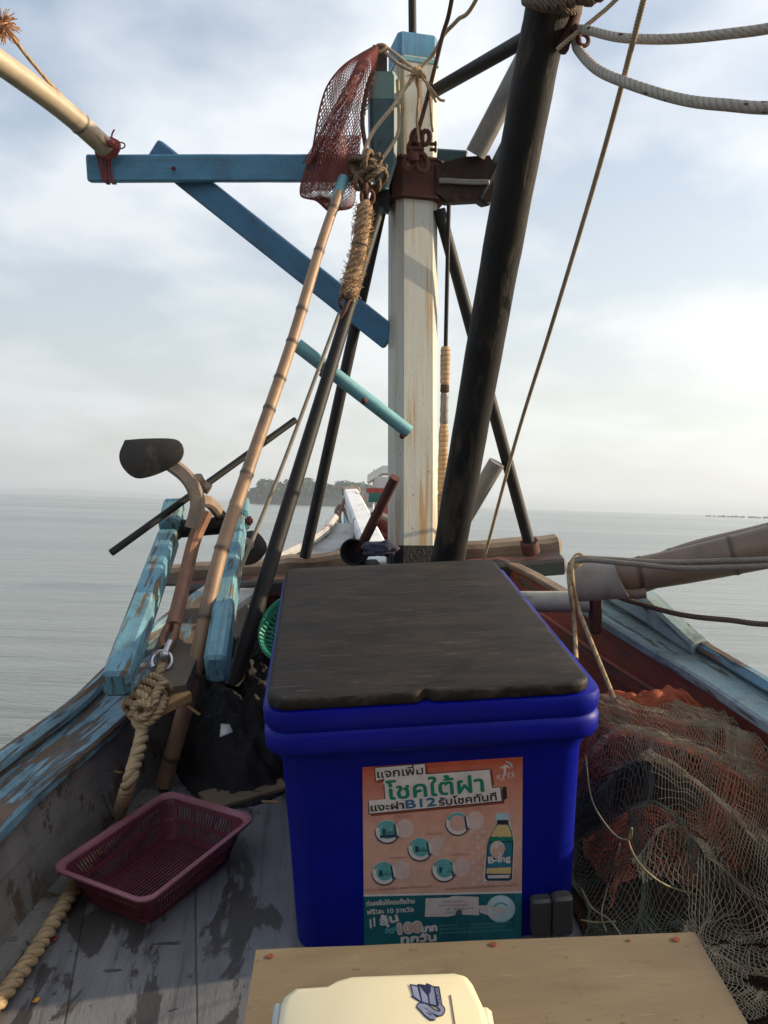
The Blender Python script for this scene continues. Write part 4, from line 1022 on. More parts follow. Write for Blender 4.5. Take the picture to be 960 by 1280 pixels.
ang = math.atan2(k1.y - Ph(440, 1217, HT).y, k1.x - Ph(440, 1217, HT).x); ex = V(math.cos(ang), math.sin(ang), 0); ey = V(-math.sin(ang), math.cos(ang), 0)
W_ = (k1 - k0).dot(ex); Q0 = k1 - ex * W_
def cring(ins, z, low=0):
    """outline of the case top: back edge with a step, rounded corners"""
    pts = [(0 + ins + .016, -.02 - ins), (.065, -.018 - ins), (.080, -.006 - ins), (.10, 0 - ins), (W_ - .02 - ins, 0 - ins), (W_ - .006 - ins, -.006 - ins), (W_ - ins, -.02 - ins), (W_ + .012 - ins, -.075), (W_ + .018 - ins, -.22 + ins), (W_ - .01 - ins, -.25 + ins), (.01 + ins, -.25 + ins), (-.004 + ins, -.22 + ins), (.0 + ins, -.05 - ins), (.004 + ins, -.033 - ins)]
    return [Q0 + ex * a + ey * b + V(0, 0, z - HT) for a, b in pts]
bm = newbm(); loft(bm, [cring(.006, HB + .0005), cring(.002, HB + .006), cring(.0, HB + .06)], cap1=True); build('tray', bm, M['case'], cs, sharp=50)
bm = newbm(); loft(bm, [cring(-.001, HB + .061), cring(-.002, HB + .066), cring(-.001, HB + .095), cring(.004, HB + .1025), cring(.010, HT), ]); ld = build('lid', bm, M['case'], cs, sharp=60)
bm = newbm(); p = Q0 + ex * -.004 + ey * -.07 + V(0, 0, -.035); beam(bm, p + V(0, 0, -.028), p + V(0, 0, .03), .05, .010, up=ex, c=.003, seg=2); build('clasp', bm, M['casegrey'], cs)
bm = newbm(); p = Q0 + ex * (W_ + .015) + ey * -.115 + V(0, 0, -.035); beam(bm, p + ey * -.05, p + ey * .032, .016, .030, up=V(0, 0, 1), c=.005, seg=3); build('clasp', bm, M['redplastic'], cs)
bm = newbm(); p = Q0 + ex * (W_ + .012) + ey * -.065 + V(0, 0, -.03); beam(bm, p + ey * -.03, p + ey * .012, .022, .034, up=V(0, 0, 1), c=.007, seg=3); build('hinge', bm, M['case'], cs)
bm = newbm(); a, b = Ph(563, 1244, HT), Ph(570, 1290, HT); beam(bm, a, b, .0022, .0016, c=.0004, seg=4); build('rib', bm, M['board'], ld)
# decal: three wing bars over a ribbon
PM = []; pvs = []; pfs = []; pmi = []
OT = lambda x, y, off: Ph(x, y, HT + off - .0009)
dk, lt = pm('decal navy', (.012, .016, .06)), pm('decal grey', (.24, .26, .36))
D_ = lambda x, y: (480 + x / 6, 1190 + y / 6)
def dpoly(pts, m, ly): poly([D_(*p) for p in pts], m, ly, OT)
dpoly([(193, 238), (248, 248), (255, 238), (312, 246), (320, 232), (375, 256), (415, 258), (440, 400), (400, 412), (270, 380), (206, 335), (212, 320)], dk, 1)
for q in ([(206, 250), (250, 262), (275, 368), (222, 330)], [(266, 256), (312, 262), (335, 385), (288, 372)], [(328, 248), (372, 264), (392, 398), (346, 388)]): dpoly(q, lt, 2)
rib = spline([V(385, 500, 0), V(330, 455, 0), V(262, 405, 0), V(310, 405, 0), V(370, 445, 0), V(420, 462, 0), V(438, 430, 0), V(410, 400, 0)], 6)
def ribbon(wd, m, ly):
    l, r = [], []
    for i, p in enumerate(rib):
        t = (rib[min(len(rib) - 1, i + 1)] - rib[max(0, i - 1)]).normalized(); n_ = V(-t.y, t.x, 0); l.append((p + n_ * wd)); r.append((p - n_ * wd))
    for i in range(len(l) - 1): dpoly([(l[i].x, l[i].y), (l[i + 1].x, l[i + 1].y), (r[i + 1].x, r[i + 1].y), (r[i].x, r[i].y)], m, ly)
ribbon(22, dk, 1.5); ribbon(13, lt, 2.5)
dpoly([(262, 395), (240, 410), (300, 480), (345, 515), (388, 512), (380, 480), (320, 445)], dk, 1.3); dpoly([(266, 408), (256, 414), (306, 470), (350, 503), (372, 500), (366, 486), (312, 452)], lt, 2.7)
text('SERIES', *D_(432, 392), *D_(404, 268), 5.0, lt, 3, OT, .02)
bm = bmesh.new(); bm.loops.layers.uv.new('UVMap'); vv_ = [bm.verts.new(p) for p in pvs]
for f, mi in zip(pfs, pmi):
    try: ff = bm.faces.new([vv_[i] for i in f]); ff.material_index = mi
    except ValueError: pass
for f in bm.faces:
    f.normal_update()
    if f.normal.z < 0: f.normal_flip()
build('decal', bm, PM, ld, flat=True, recalc=False)

# ---------------------------------------------------------------- maroon basket
RB = .096
q = [Ph(67, 1084, RB), Ph(189, 1120, RB), Ph(313, 1018, RB), Ph(206, 996, RB)]
bc = sum(q, V(0, 0, 0)) / 4; ax = ((q[2] - q[1]) + (q[3] - q[0])).normalized(); ay = V(-ax.y, ax.x, 0)
LB = ((q[2] - q[1]).length + (q[3] - q[0]).length) / 2 + .018; WB = ((q[1] - q[0]).length + (q[2] - q[3]).length) / 2 + .014
def bring(z, s, r, n=6, inset=0.):
    k = z / RB; L0, W0 = LB - .075 * (1 - k) + 2 * s, WB - .065 * (1 - k) + 2 * s
    return [bc + ax * p.x + ay * p.y + V(0, 0, z - RB) for p in rr(0, 0, L0, W0, r, 0, n)]
bk = thing('basket', 'shallow maroon slotted plastic basket on the grey deck', 'basket', V(bc.x, bc.y, 0))
bm = newbm(); loft(bm, [bring(RB - .013, -.006, .03), bring(RB - .013, .004, .034), bring(RB - .003, .009, .036), bring(RB, .007, .036), bring(RB + .001, -.001, .032), bring(RB - .002, -.006, .03), bring(RB - .013, -.006, .03)], cap0=False, cap1=False); build('rim', bm, M['basketrim'], bk, sharp=60)
bm = newbm()
for (z0, z1) in ((.001, .016), (.043, .050), (.080, .088)): loft(bm, [bring(z0, -.010, .026), bring(z0, -.006, .03), bring(z1, -.006, .03), bring(z1, -.010, .026), bring(z0, -.010, .026)], cap0=False, cap1=False)
lo, hi = bring(.004, -.008, .028, 6), bring(RB - .006, -.008, .028, 6); m = len(lo)
for i in range(m):
    a0, b0, a1, b1 = lo[i], lo[(i + 1) % m], hi[i], hi[(i + 1) % m]; L0 = (b1 - a1).length; k = max(1, int(L0 / .0088))
    for j in range(k):
        t = (j + .5) / k; beam(bm, a0.lerp(b0, t), a1.lerp(b1, t), .0034, .003, up=(ay if abs((b1 - a1).normalized().dot(ax)) > .7 else ax), c=.0006, seg=1)
build('side', bm, M['basket'], bk, sharp=40)
bm = newbm()
kx = int((WB - .09) / .009)
for j in range(kx + 1):
    v = -(WB - .09) / 2 + (WB - .09) * j / kx; a = bc + ay * v - ax * (LB - .085) / 2; b = bc + ay * v + ax * (LB - .085) / 2; a.z = b.z = .006; beam(bm, a, b, .0048, .004, c=.0008, seg=1)
for j in range(7):
    v = -(LB - .085) / 2 + (LB - .085) * j / 6; a = bc + ax * v - ay * (WB - .088) / 2; b = bc + ax * v + ay * (WB - .088) / 2; a.z = b.z = .004; beam(bm, a, b, .006, .004, c=.0008, seg=1)
build('bottom', bm, M['basket'], bk, sharp=40)
bm = newbm(); 
for sx, sy in ((1, 1), (1, -1), (-1, 1), (-1, -1)):
    pass
bm.free()
for sx, sy in ((1, 1), (1, -1), (-1, 1), (-1, -1)):
    bm = newbm(); rg = []
    for z in (.002, .025, .05, .07, RB - .008):
        k = z / RB; L0, W0 = LB - .075 * (1 - k) - .013, WB - .065 * (1 - k) - .013
        c0 = V(sx * L0 / 2, sy * W0 / 2, 0); pts = [V(sx * (L0 / 2 - .034), sy * W0 / 2, 0), V(sx * (L0 / 2 - .012), sy * (W0 / 2 - .003), 0), V(sx * (L0 / 2 - .003), sy * (W0 / 2 - .012), 0), V(sx * L0 / 2, sy * (W0 / 2 - .034), 0)]
        pts += [p * .985 for p in pts[::-1]]; rg.append([V(bc.x, bc.y, z) + ax * p.x + ay * p.y for p in pts])
    loft(bm, rg); build('corner', bm, M['basket'], bk, sharp=60)

# ---------------------------------------------------------------- green colander and dark tarps to the left of the cooler
gc = P(366, 785, 2.66); gt = V(-.42, -.62, .66).normalized()
gb = thing('colander', 'small green plastic colander tucked behind the left side of the cooler', 'colander', gc - V(0, 0, .05))
g1 = gt.orthogonal().normalized(); g2 = gt.cross(g1)
def gring(r, h, n=40): return [gc + gt * h + (g1 * math.cos(2 * math.pi * k / n) + g2 * math.sin(2 * math.pi * k / n)) * r for k in range(n)]
bm = newbm(); loft(bm, [gring(.098, .0), gring(.106, .002), gring(.107, .010), gring(.100, .014), gring(.096, .006), gring(.098, .0)], cap0=False, cap1=False); build('rim', bm, M['greenplastic'], gb)
bm = newbm(); n = 40
for (ra, ha, rb_, hb_) in ((.098, .004, .094, -.014), (.078, -.056, .070, -.062), (.070, -.062, .004, -.064), (.088, -.032, .086, -.038)):
    a, b = gring(ra, ha), gring(rb_, hb_); a2 = [p + gt * .003 for p in a]; b2 = [p + gt * .003 for p in b]
    loft(bm, [a, b, b2, a2, a], cap0=False, cap1=False)
for k in range(40):
    an_ = 2 * math.pi * k / 40; d = g1 * math.cos(an_) + g2 * math.sin(an_); tube(bm, [gc + d * .094 - gt * .012, gc + d * .086 - gt * .035, gc + d * .078 - gt * .058], .0042, 5)
build('bowl', bm, M['greenplastic'], gb, sharp=50)
def mound(name, label, cat, x0, x1, y0, y1, hf, mat, nx=46, ny=46, kind=None, matid=None):
    bm = newbm(); rows = []
    for j in range(ny + 1):
        row = []
        for i in range(nx + 1):
            x = x0 + (x1 - x0) * i / nx; y = y0 + (y1 - y0) * j / ny; p = hf(x, y)
            row.append(bm.verts.new(p if isinstance(p, Vector) else V(x, y, p)))
        rows.append(row)
    for a, b in zip(rows, rows[1:]):
        for i in range(nx):
            q = [a[i], a[i + 1], b[i + 1], b[i]]; face(bm, q, [(v.co.x + v.co.z * .5, v.co.y + v.co.z * .8) for v in q])
    return build(name, bm, mat, label=label, cat=cat, sharp=0 or 80, kind=kind)
def ridged(p, oct=4):
    s = 0; a = 1; 
    for _ in range(oct): s += a * (1 - abs(noise.noise(p)) * 2); a *= .5; p = p * 2.1 + V(3.1, 1.7, .3)
    return s
def tarp_h(x, y):
    ex_ = (x + .23) / .20; ey_ = (y - 2.70) / .42; d = ex_ * ex_ + ey_ * ey_
    base = .17 * max(0, 1 - d) ** .6 + .12 * math.exp(-((x + .12) / .09) ** 2 - ((y - 2.80) / .22) ** 2)
    k = min(1, max(0, 1.3 - d)); q_ = .004 + base + k * (.046 * ridged(V(x * 13 + y * 5, y * 11, 2), 5) + .020 * noise.noise(V(x * 30, y * 30, 1))) - (.03 if d > 1.3 else 0); return max(q_, .005) if d < 1.25 else q_
mound('tarp', 'crumpled black tarp heaped on the deck to the left of the cooler', 'tarp', -.47, -.06, 2.18, 3.16, tarp_h, M['tarp'], 90, 160)
def smallbit(name, label, cat, x, y, h, pts, mat, th=.002):
    c = Ph(x, y, h); bm = newbm(); fr = [c + V(a, b, z) for a, b, z in pts]; loft(bm, [fr, [p + V(0, 0, th) for p in fr]]); return build(name, bm, mat, label=label, cat=cat, flat=True)
smallbit('paper_scrap', 'torn white scrap lying on the black tarp', 'scrap', 283, 914, .20, [(-.016, -.014, -.01), (.016, -.004, -.002), (.008, .010, .012), (-.014, .012, .014)], M['scrap'])
smallbit('leaf', 'small yellow leaf scrap on the deck near the thick rope', 'leaf', 45, 1251, .004, [(-.006, -.004, 0), (.004, -.006, 0), (.007, .004, .002), (-.002, .006, .001)], M['yellow'])
smallbit('red_scrap', 'small dark red scrap beside the thick rope on the deck', 'scrap', 66, 1176, .004, [(-.010, -.004, 0), (.002, -.006, .003), (.012, .004, .004), (.0, .008, .002)], M['redscrap'])
for (x, y, h, a, lb) in ((242, 888, .24, -.7, 'dry straw piece beside the foot of the bamboo pole'), (147, 965, .14, 2.2, 'pale straw sliver on the grey bulwark beside the thick rope'), (338, 1002, .03, .4, 'tan straw piece on the deck beside the cooler')):
    bm = newbm(); c = Ph(x, y, h); d = V(math.cos(a), math.sin(a), -.3); beam(bm, c - d * .022, c + d * .022, .009, .002, c=.0004, seg=2); build('straw', bm, M['straw'], label=lb, cat='straw')
bm = newbm(); beam(bm, Ph(255, 1003, .012), Ph(352, 975, .012), .10, .012, c=.002, seg=3); build('plank', bm, M['board'], label='thin tan plank edge under the black tarp beside the cooler', cat='plank')
# cloth and bucket at the mast foot
bk2 = thing('bucket', 'small black round bucket at the mast foot', 'bucket', P(443, 716, 3.26)); bm = newbm(); c = P(442, 690, 3.24); d = V(-.35, -.85, .25).normalized()
s1 = d.orthogonal().normalized(); s2 = d.cross(s1)
def kr(r, h): return [c + d * h + (s1 * math.cos(2 * math.pi * k / 26) + s2 * math.sin(2 * math.pi * k / 26)) * r for k in range(26)]
loft(bm, [kr(.030, -.085), kr(.038, -.06), kr(.044, .0), kr(.047, .002), kr(.047, .010), kr(.041, .010), kr(.036, -.05)], cap1=True); build('shell', bm, M['tarp'], bk2)
bm = newbm(); c2 = P(458, 718, 3.3); box(bm, c2, .10, .09, .09, .012); build('base', bm, M['tarp'], bk2)
bm = newbm(); blob(bm, P(476, 686, 3.17), .045, .42, 6, 4, sq=(1.15, .9, .62)); build('dark_cloth', bm, M['navy'], label='bunched dark navy cloth at the mast foot', cat='cloth', sharp=80)

# ---------------------------------------------------------------- net pile against the right bulwark
def nbase(x, y):
    g = at_y(gr, y); wall = g.x - .03
    u = (x - .50) / (wall - .50); 
    prof_y = max(0, min(1, (y - 1.52) / .30)) * max(0, min(1, (2.40 - y) / .28))
    prof_y = prof_y * prof_y * (3 - 2 * prof_y)
    side_ = max(0, min(1, u / .40)); side_ = side_ * side_ * (3 - 2 * side_)
    h = .20 * prof_y * side_ * (1.0 - .30 * max(0, u - .35))
    h += .045 * prof_y * noise.noise(V(x * 5, y * 4.2, 5)) + .050 * prof_y * side_ * ridged(V(x * 2.0 + y * 2.6, y * 6.0 + x * 4.5, 2), 4)
    return max(.003, h)
m_nb = None
def mk_netbase():
    g = G('packed fishing net'); v = g.vec('Object'); n = g.noise(v, 3.2, 5, .6, .6); n2 = g.noise(v, 6, 4, .6, .3)
    col = g.ramp(n, (.36, (.06, .035, .025)), (.44, (.42, .11, .055)), (.58, (.72, .22, .10)), (.80, (.30, .10, .055)))
    col = g.mix(g.ramp(n2, (.54, 0), (.72, .8)), col, (.040, .040, .028))
    sp = g.N.new('ShaderNodeSeparateXYZ'); g.L.new(v, sp.inputs[0])
    zone = g.math('ADD', g.math('MINIMUM', g.math('MULTIPLY', g.math('ADD', sp.outputs[0], .17), 3.0), g.math('MULTIPLY', g.math('ADD', sp.outputs[1], .22), 3.0)), g.math('MULTIPLY', g.math('SUBTRACT', g.noise(v, 5, 4, .6), .5), 2.2))
    col = g.mix(g.ramp(zone, (.0, .92), (.35, 0)), col, (.030, .030, .022))       # the older olive-black net lies in front
    uv = g.vec('UV', (1, 1, 1), rot=(0, 0, .5)); d1 = g.wave(uv, 55, 'X', 2.5); d2 = g.wave(uv, 55, 'Y', 2.5); dd = g.math('MAXIMUM', d1, d2)
    col = g.mix(g.ramp(dd, (.70, .55), (.95, 0)), col, (.04, .018, .012))
    return g.out(col, .9, 0, g.bump(dd, 1., .006, g.bump(g.noise(v, 60, 5, .7), .8, .008)), spec=.15)
NBM = mk_netbase()
def clampwall(x, y): return min(x, at_y(gr, y).x - .045)
mound('fishing_net', 'heaped fishing net of packed maroon and olive twine by the red bulwark', 'fishing net', .50, 1.03, 1.18, 2.72, lambda x, y: V(clampwall(x, y), y, nbase(clampwall(x, y), y) + .003), NBM, 90, 190)
NET = bpy.data.objects['fishing_net']
def layer(u, v, x0, x1, y0, y1, lift, amp, seed, skew=0.):
    x = x0 + (x1 - x0) * u + skew * v + .040 * noise.noise(V(u * 5, v * 6, seed)) + .008 * noise.noise(V(u * 17, v * 21, seed)); y = y0 + (y1 - y0) * v + .05 * noise.noise(V(u * 5, v * 5, seed + 9)) + .008 * noise.noise(V(u * 19, v * 17, seed + 5)); x = min(x, at_y(gr, y).x - .02)
    return V(x, y, nbase(min(x, at_y(gr, y).x - .04), y) + lift + amp * (1 + noise.noise(V(x * 9, y * 9, seed))) + .007 * noise.noise(V(x * 32, y * 32, seed)) + .003 * noise.noise(V(x * 90, y * 90, seed)))
def netpart(name, S, nu, nv, r, mat): return build(name, lattice(S, nu, nv, r), M[mat], NET, recalc=False, sharp=0)
def onpile(x, y, lift):
    p = Ph(x, y, .1)
    for _ in range(6): p = Ph(x, y, min(.3, nbase(min(p.x, at_y(gr, p.y).x - .04), p.y) + lift))
    return p
EDGE = [(728, 900), (732, 945), (740, 1000), (765, 1040), (786, 1052), (800, 1080), (830, 1105), (870, 1118), (915, 1122), (975, 1124), (1030, 1122)]
EXY = sorted([(onpile(x, y, .03).y, onpile(x, y, .03).x) for x, y in EDGE])
def inside(p):
    if p.y < EXY[0][0]: return False
    for (y0, x0), (y1, x1) in zip(EXY, EXY[1:]):
        if y0 <= p.y <= y1: return p.x > x0 + (x1 - x0) * (p.y - y0) / max(1e-6, y1 - y0)
    return True
def netpart(name, S, nu, nv, r, mat, keep=None): return build(name, lattice(S, nu, nv, r, keep), M[mat], NET, recalc=False, sharp=0)
netpart('tan_layer', lambda u, v: layer(u, v, .50, 1.04, 1.50, 2.22, .012, .012, 1, .0), 84, 176, .0008, 'nettan', inside)
netpart('orange_layer', lambda u, v: layer(u, v, .56, 1.02, 1.66, 2.24, .004, .006, 4), 66, 150, .0011, 'netorange', lambda p: noise.noise(V(p.x * 5, p.y * 5, 3)) > -.15)
netpart('green_layer', lambda u, v: layer(u, v, .50, .80, 1.48, 2.00, .006, .010, 11, .03), 40, 100, .0009, 'netgreen', lambda p: not inside(p))
netpart('green_layer', lambda u, v: layer(u, v, .62, 1.06, 1.36, 1.70, .008, .014, 21), 54, 62, .0009, 'nettan', lambda p: not inside(p) and noise.noise(V(p.x * 7, p.y * 7, 8)) > -.25)
# fluffy orange roll on top against the bulwark
def roll(u, v):
    c = spline([Ph(728, 884, .24), Ph(775, 886, .245), Ph(810, 886, .25), Ph(843, 880, .255), Ph(868, 893, .235), Ph(900, 920, .20)], 6); t = u * (len(c) - 1); i = min(int(t), len(c) - 2); p = c[i].lerp(c[i + 1], t - i)
    a = v * 2 * math.pi; r = .034 * (1 + .45 * noise.noise(V(u * 12, math.cos(a) * 2.5, math.sin(a) * 2.5))) * (math.sin(math.pi * min(1, max(0, u * .9 + .07))) ** .35)
    return p + V(.2 * math.cos(a) * r, math.cos(a) * r, math.sin(a) * r)
bm = newbm(); loft(bm, [[roll(u / 40, v / 20) * 1.0 for v in range(20)] for u in range(41)]); build('orange_roll', bm, plain('orange net fibre', (.55, .16, .07), (.34, .09, .04), 18, .95, bump=1.2, bdist=.01), NET, sharp=80)
netpart('orange_fluff', lambda u, v: roll(u, v) + V(0, 0, .006), 90, 40, .0009, 'netorange')
def oncurve(pts, h=.014): return [V(Ph(x, y, .1).x, Ph(x, y, .1).y, 0) for x, y in pts]
def edgeline(name, px, r=.0018):
    out = []
    for x, y in px:
        p = Ph(x, y, .1)
        for _ in range(5): p = Ph(x, y, min(.3, nbase(min(p.x, at_y(gr, p.y).x - .04), p.y) + .040))
        out.append(p)
    bm = newbm(); tube(bm, spline(out, 8), r, 7); return build(name, bm, M['netedge'], NET, sharp=60)
edgeline('edge_line', [(732, 945), (740, 1000), (765, 1040), (786, 1050), (790, 1035), (786, 1052), (800, 1080), (830, 1105), (870, 1118), (915, 1122), (975, 1124)])
edgeline('edge_line', [(775, 1055), (764, 1095), (752, 1140), (758, 1165)], .0015); edgeline('edge_line', [(726, 1110), (740, 1135), (762, 1150), (778, 1172)], .0022)
edgeline('edge_line', [(936, 1190), (940, 1210), (985, 1212)], .0015); edgeline('edge_line', [(726, 1150), (745, 1153), (770, 1152)], .002)
# ---------------------------------------------------------------- bamboo
bm = newbm(); foot = Ph(203, 992, .0); bamboo(bm, [P(424, 240, 3.08), P(400, 310, 3.0), P(361, 440, 2.88), P(312, 582, 2.74), P(272, 705, 2.62), P(238, 860, 2.50), foot + V(0, .02, .012)], .0155, .0225, .17)
bp = build('bamboo_pole', bm, M['bamboo'], label='long thin bamboo pole with a teal tip leaning from the deck up to the mast', cat='bamboo pole', origin=foot, sharp=50)
bm = newbm(); tube(bm, [P(430, 222, 3.1), P(425.5, 234, 3.09), P(419, 254, 3.07)], .0185, 14); build('tip_sleeve', bm, M['teal'], bp)
bm = newbm(); bamboo(bm, [P(136, 188, 3.26), P(90, 146, 3.1), P(40, 107, 2.95), P(-30, 58, 2.75), P(-150, -20, 2.5), P(-420, -190, 2.1)], .034, .040, .36, n=22, swell=.07); 
th1('bamboo_boom', 'thick pale bamboo boom rising off the left end of the blue yard', 'bamboo boom', bm, M['bamboopale'], origin=P(136, 190, 3.26))
bm = newbm(); bamboo(bm, [P(762, 723, 2.52), P(850, 708, 2.47), P(960, 684, 2.40), P(1080, 655, 2.3), P(1250, 615, 2.2)], .043, .068, .21, n=24, swell=.05)
th1('bamboo_boom', 'brown bamboo boom with its end in the grey pipe collar on the right', 'bamboo boom', bm, M['bamboodark'], origin=P(770, 722, 2.5))
bm = newbm(); bamboo(bm, [P(798, 722, 2.64), P(870, 697, 2.6), P(960, 677, 2.55), P(1080, 646, 2.45), P(1250, 605, 2.35)], .045, .06, .26, n=24, swell=.05)
th1('bamboo_boom', 'second bamboo boom lying just behind the collared one on the right', 'bamboo boom', bm, M['bamboodark'], origin=P(800, 720, 2.6))
# pvc collar: cut pipe
cl = newbm(); A_ = P(718, 726, 2.52); B_ = P(812, 719, 2.47); d = (B_ - A_).normalized(); u = (V(0, 0, 1) - d * d.z).normalized(); v = d.cross(u); n = 40
def crg(r, cut): 
    out = []
    for k in range(n):
        a = 2 * math.pi * k / n; o_ = u * math.cos(a) + v * math.sin(a); t = 0 if not cut else (B_ - A_).length * (.54 + .09 * (1 - math.cos(a)))
        out.append(A_ + d * t + o_ * r)
    return out
loft(cl, [crg(.050, 0), crg(.0565, 0), crg(.0565, 1), crg(.050, 1), crg(.050, 0)], cap0=False, cap1=False)
th1('pipe_collar', 'scuffed grey plastic pipe collar round the end of the bamboo boom', 'pipe', cl, M['pvc'])
bm = newbm(); bamboo(bm, [P(757, 741, 2.5), P(790, 742, 2.48), P(808, 741, 2.47)], .013, .015, .1); th1('bamboo_stub', 'short thin bamboo stub poking out under the collared bamboo boom', 'bamboo', bm, M['bamboodark'])
# ---------------------------------------------------------------- thick laid rope: anchor shackle to knot to deck
sk2 = thing('rope_shackle', 'bright galvanised shackle joining the rope to the anchor fork', 'shackle', P(203, 822, 2.44))
bm = newbm(); ring(bm, P(202, 826, 2.43), (.1, -.8, .6), .0245, .0068, a0=-130, a1=150, side=(0.35, .3, .8)); build('bow', bm, M['chrome'], sk2)
bm = newbm(); tube(bm, [P(205, 821, 2.42), P(211, 806, 2.45), P(213, 802, 2.46)], .0085, 10); blob(bm, P(206, 819, 2.42), .0135, .15, 6, 2); build('pin', bm, M['chrome'], sk2)
path = [P(201, 836, 2.41), P(196, 850, 2.39), P(188, 865, 2.36)]
cordobj('shackle_rope', [P(205, 826, 2.44)] + path + [P(182, 880, 2.33)], .0125, M['rope'], 'short loop of laid rope between the shackle and the big knot', twist=True, pitch=.05)
cordobj('shackle_rope', [P(192, 842, 2.40), P(184, 856, 2.36), P(176, 870, 2.33), P(172, 886, 2.31)], .011, M['ropedark'], 'darker second strand of rope running into the big knot', twist=True, pitch=.05)
bm = newbm(); c0, c1 = P(203, 850, 2.34), P(160, 893, 2.27); axk = (c1 - c0).normalized(); s1 = axk.orthogonal().normalized(); s2 = axk.cross(s1); pts = []
for k in range(111):
    t = k / 110; a = 2 * math.pi * 5.5 * t; r = .027 + .005 * math.sin(t * 6) + .003 * math.sin(t * 31); pts.append(c0.lerp(c1, t) + (s1 * math.cos(a) + s2 * math.sin(a)) * r)
rope3(bm, pts, .0090, .033, step=.004); 
rope3(bm, spline([P(205, 852, 2.29), P(196, 866, 2.27), P(192, 880, 2.24), P(182, 893, 2.24), P(170, 900, 2.25), P(176, 908, 2.23), P(190, 900, 2.23), P(200, 887, 2.25), P(206, 873, 2.29)], 7), .0115, .045, step=.004)
rope3(bm, spline([P(172, 865, 2.24), P(184, 874, 2.23), P(186, 890, 2.22), P(176, 898, 2.22), P(168, 888, 2.23), P(176, 878, 2.22), P(188, 884, 2.21)], 7), .010, .04, step=.004)
build('rope_knot', bm, M['rope'], label='big coiled tan rope knot at the foot of the blue chute', cat='knot', sharp=60)
deckp = [Ph(x, y, .022) for x, y in ((146, 1022), (120, 1068), (94, 1108), (68, 1150), (40, 1195), (8, 1238), (-30, 1290), (-70, 1350))]
bm = newbm(); rope3(bm, spline([P(177, 896, 2.26), P(178, 915, 2.23), P(171, 945, 2.17), P(160, 982, 2.12)] + deckp, 8), .0165, .085)
for k in range(260):                                                  # loose fibres
    pass
build('mooring_rope', bm, M['rope'], label='thick laid rope running down from the knot along the left bulwark on deck', cat='rope', sharp=60)
# ---------------------------------------------------------------- lines
def cord(px, r, mat, label, name='rope', sub=8, **k): return cordobj(name, [P(*p) for p in px], r, M[mat], label, sub=sub, **k)
cord([(868, -240, 1.5), (806, -6, 1.75), (771, 130, 2.0), (737, 250, 2.25), (688, 412, 2.6), (645, 550, 3.0), (604, 702, 3.5)], .0062, 'ropethin', 'long thin tan line running from the top right down to the bow beams', 'line')
cord([(424, 392, 3.05), (398, 462, 2.98), (350, 590, 2.85), (305, 700, 2.72), (258, 812, 2.55), (235, 880, 2.48)], .0062, 'ropegrey', 'thin grey line crossing down in front of the black stay legs on the left', 'line')
cord([(719, 36, 2.12), (735, 38, 2.05), (775, 47, 1.95), (835, 49, 1.85), (905, 43, 1.75), (990, 30, 1.65), (1200, -20, 1.4), (1500, -120, 1.2)], .0098, 'ropewhite', 'upper pale speckled braided rope sagging at the top right', sub=14, n=12)
cord([(719, 48, 2.12), (724, 64, 2.1), (748, 88, 2.0), (790, 106, 1.9), (850, 124, 1.8), (905, 131, 1.7), (990, 134, 1.6), (1200, 110, 1.4), (1500, 20, 1.2)], .0112, 'ropewhite', 'lower pale speckled braided rope sagging at the top right', sub=14, n=12)
cord([(696, 62, 2.1), (722, 40, 2.08), (745, 22, 2.06), (782, -12, 2.0), (960, -190, 1.7)], .005, 'ropethin', 'short line from the top of the black boom out past the two braided ropes', 'line')
bm = newbm()
for k in range(7):
    c = P(676 + k * 12, 4 - k * 1.5 + rnd.uniform(-3, 3), 2.04); blob(bm, c, .018, .4, 8, 2)
ring(bm, P(690, -2, 2.11), P(703, -80, 2.03) - P(667, 100, 2.2), .060, .012, squash=1); ring(bm, P(689, 6, 2.11), P(703, -80, 2.03) - P(667, 100, 2.2), .059, .011)
build('rope_lashing', bm, M['ropedark'], label='dark rope lashing round the top of the black boom', cat='lashing', sharp=60)
bm = newbm(); sweep(bm, spline([P(726, -10, 2.14), P(718, 20, 2.13), P(707, 50, 2.12), P(703, 66, 2.12)], 5), circ(.013, 10), [1, 1, 1, 1, 1.1, 1.1, 1.2, 1.2, 1.2, 1.1, 1.1, 1, 1, 1, .9, .7]); ring(bm, P(729, 50, 2.1), (.2, -1, .2), .013, .005); ring(bm, P(722, 42, 2.1), (.9, -.3, .2), .016, .006)
build('hook', bm, M['rust'], label='rusty hook hanging behind the top of the boom where the braided ropes meet', cat='hook', sharp=60)
cord([(600, -240, 2.6), (566, -8, 3.0), (553, 45, 3.1), (541, 95, 3.15), (528, 145, 3.17), (518, 178, 3.17)], .0075, 'ropebrown', 'dark brown rope dropping from above to the mast shackles')
cord([(690, -220, 2.5), (598, -6, 3.0), (572, 25, 3.08), (556, 42, 3.12), (546, 60, 3.14), (538, 72, 3.16), (520, 90, 3.17)], .0068, 'ropethin', 'tan line coming in from above to the knot on the mast')
cord([(480, 57, 3.19), (500, 72, 3.17), (520, 90, 3.16)], .006, 'ropethin', 'short cord from the dark block head to the mast knot', 'cord')
cord([(479, 63, 3.19), (498, 80, 3.16), (520, 91, 3.155)], .006, 'ropethin', 'second short cord from the block head to the mast knot', 'cord')
cord([(523, 89, 3.155), (508, 108, 3.14), (490, 135, 3.10), (468, 162, 3.1), (455, 190, 3.1), (450, 215, 3.12)], .0068, 'ropethin', 'tan line slanting down across the green block to the rope bundle')
cord([(497, 100, 3.17), (499, 150, 3.165), (497, 168, 3.16), (487, 186, 3.15), (470, 208, 3.13), (460, 214, 3.12)], .0062, 'ropethin', 'tan line hugging the right edge of the green block')
bm = newbm()
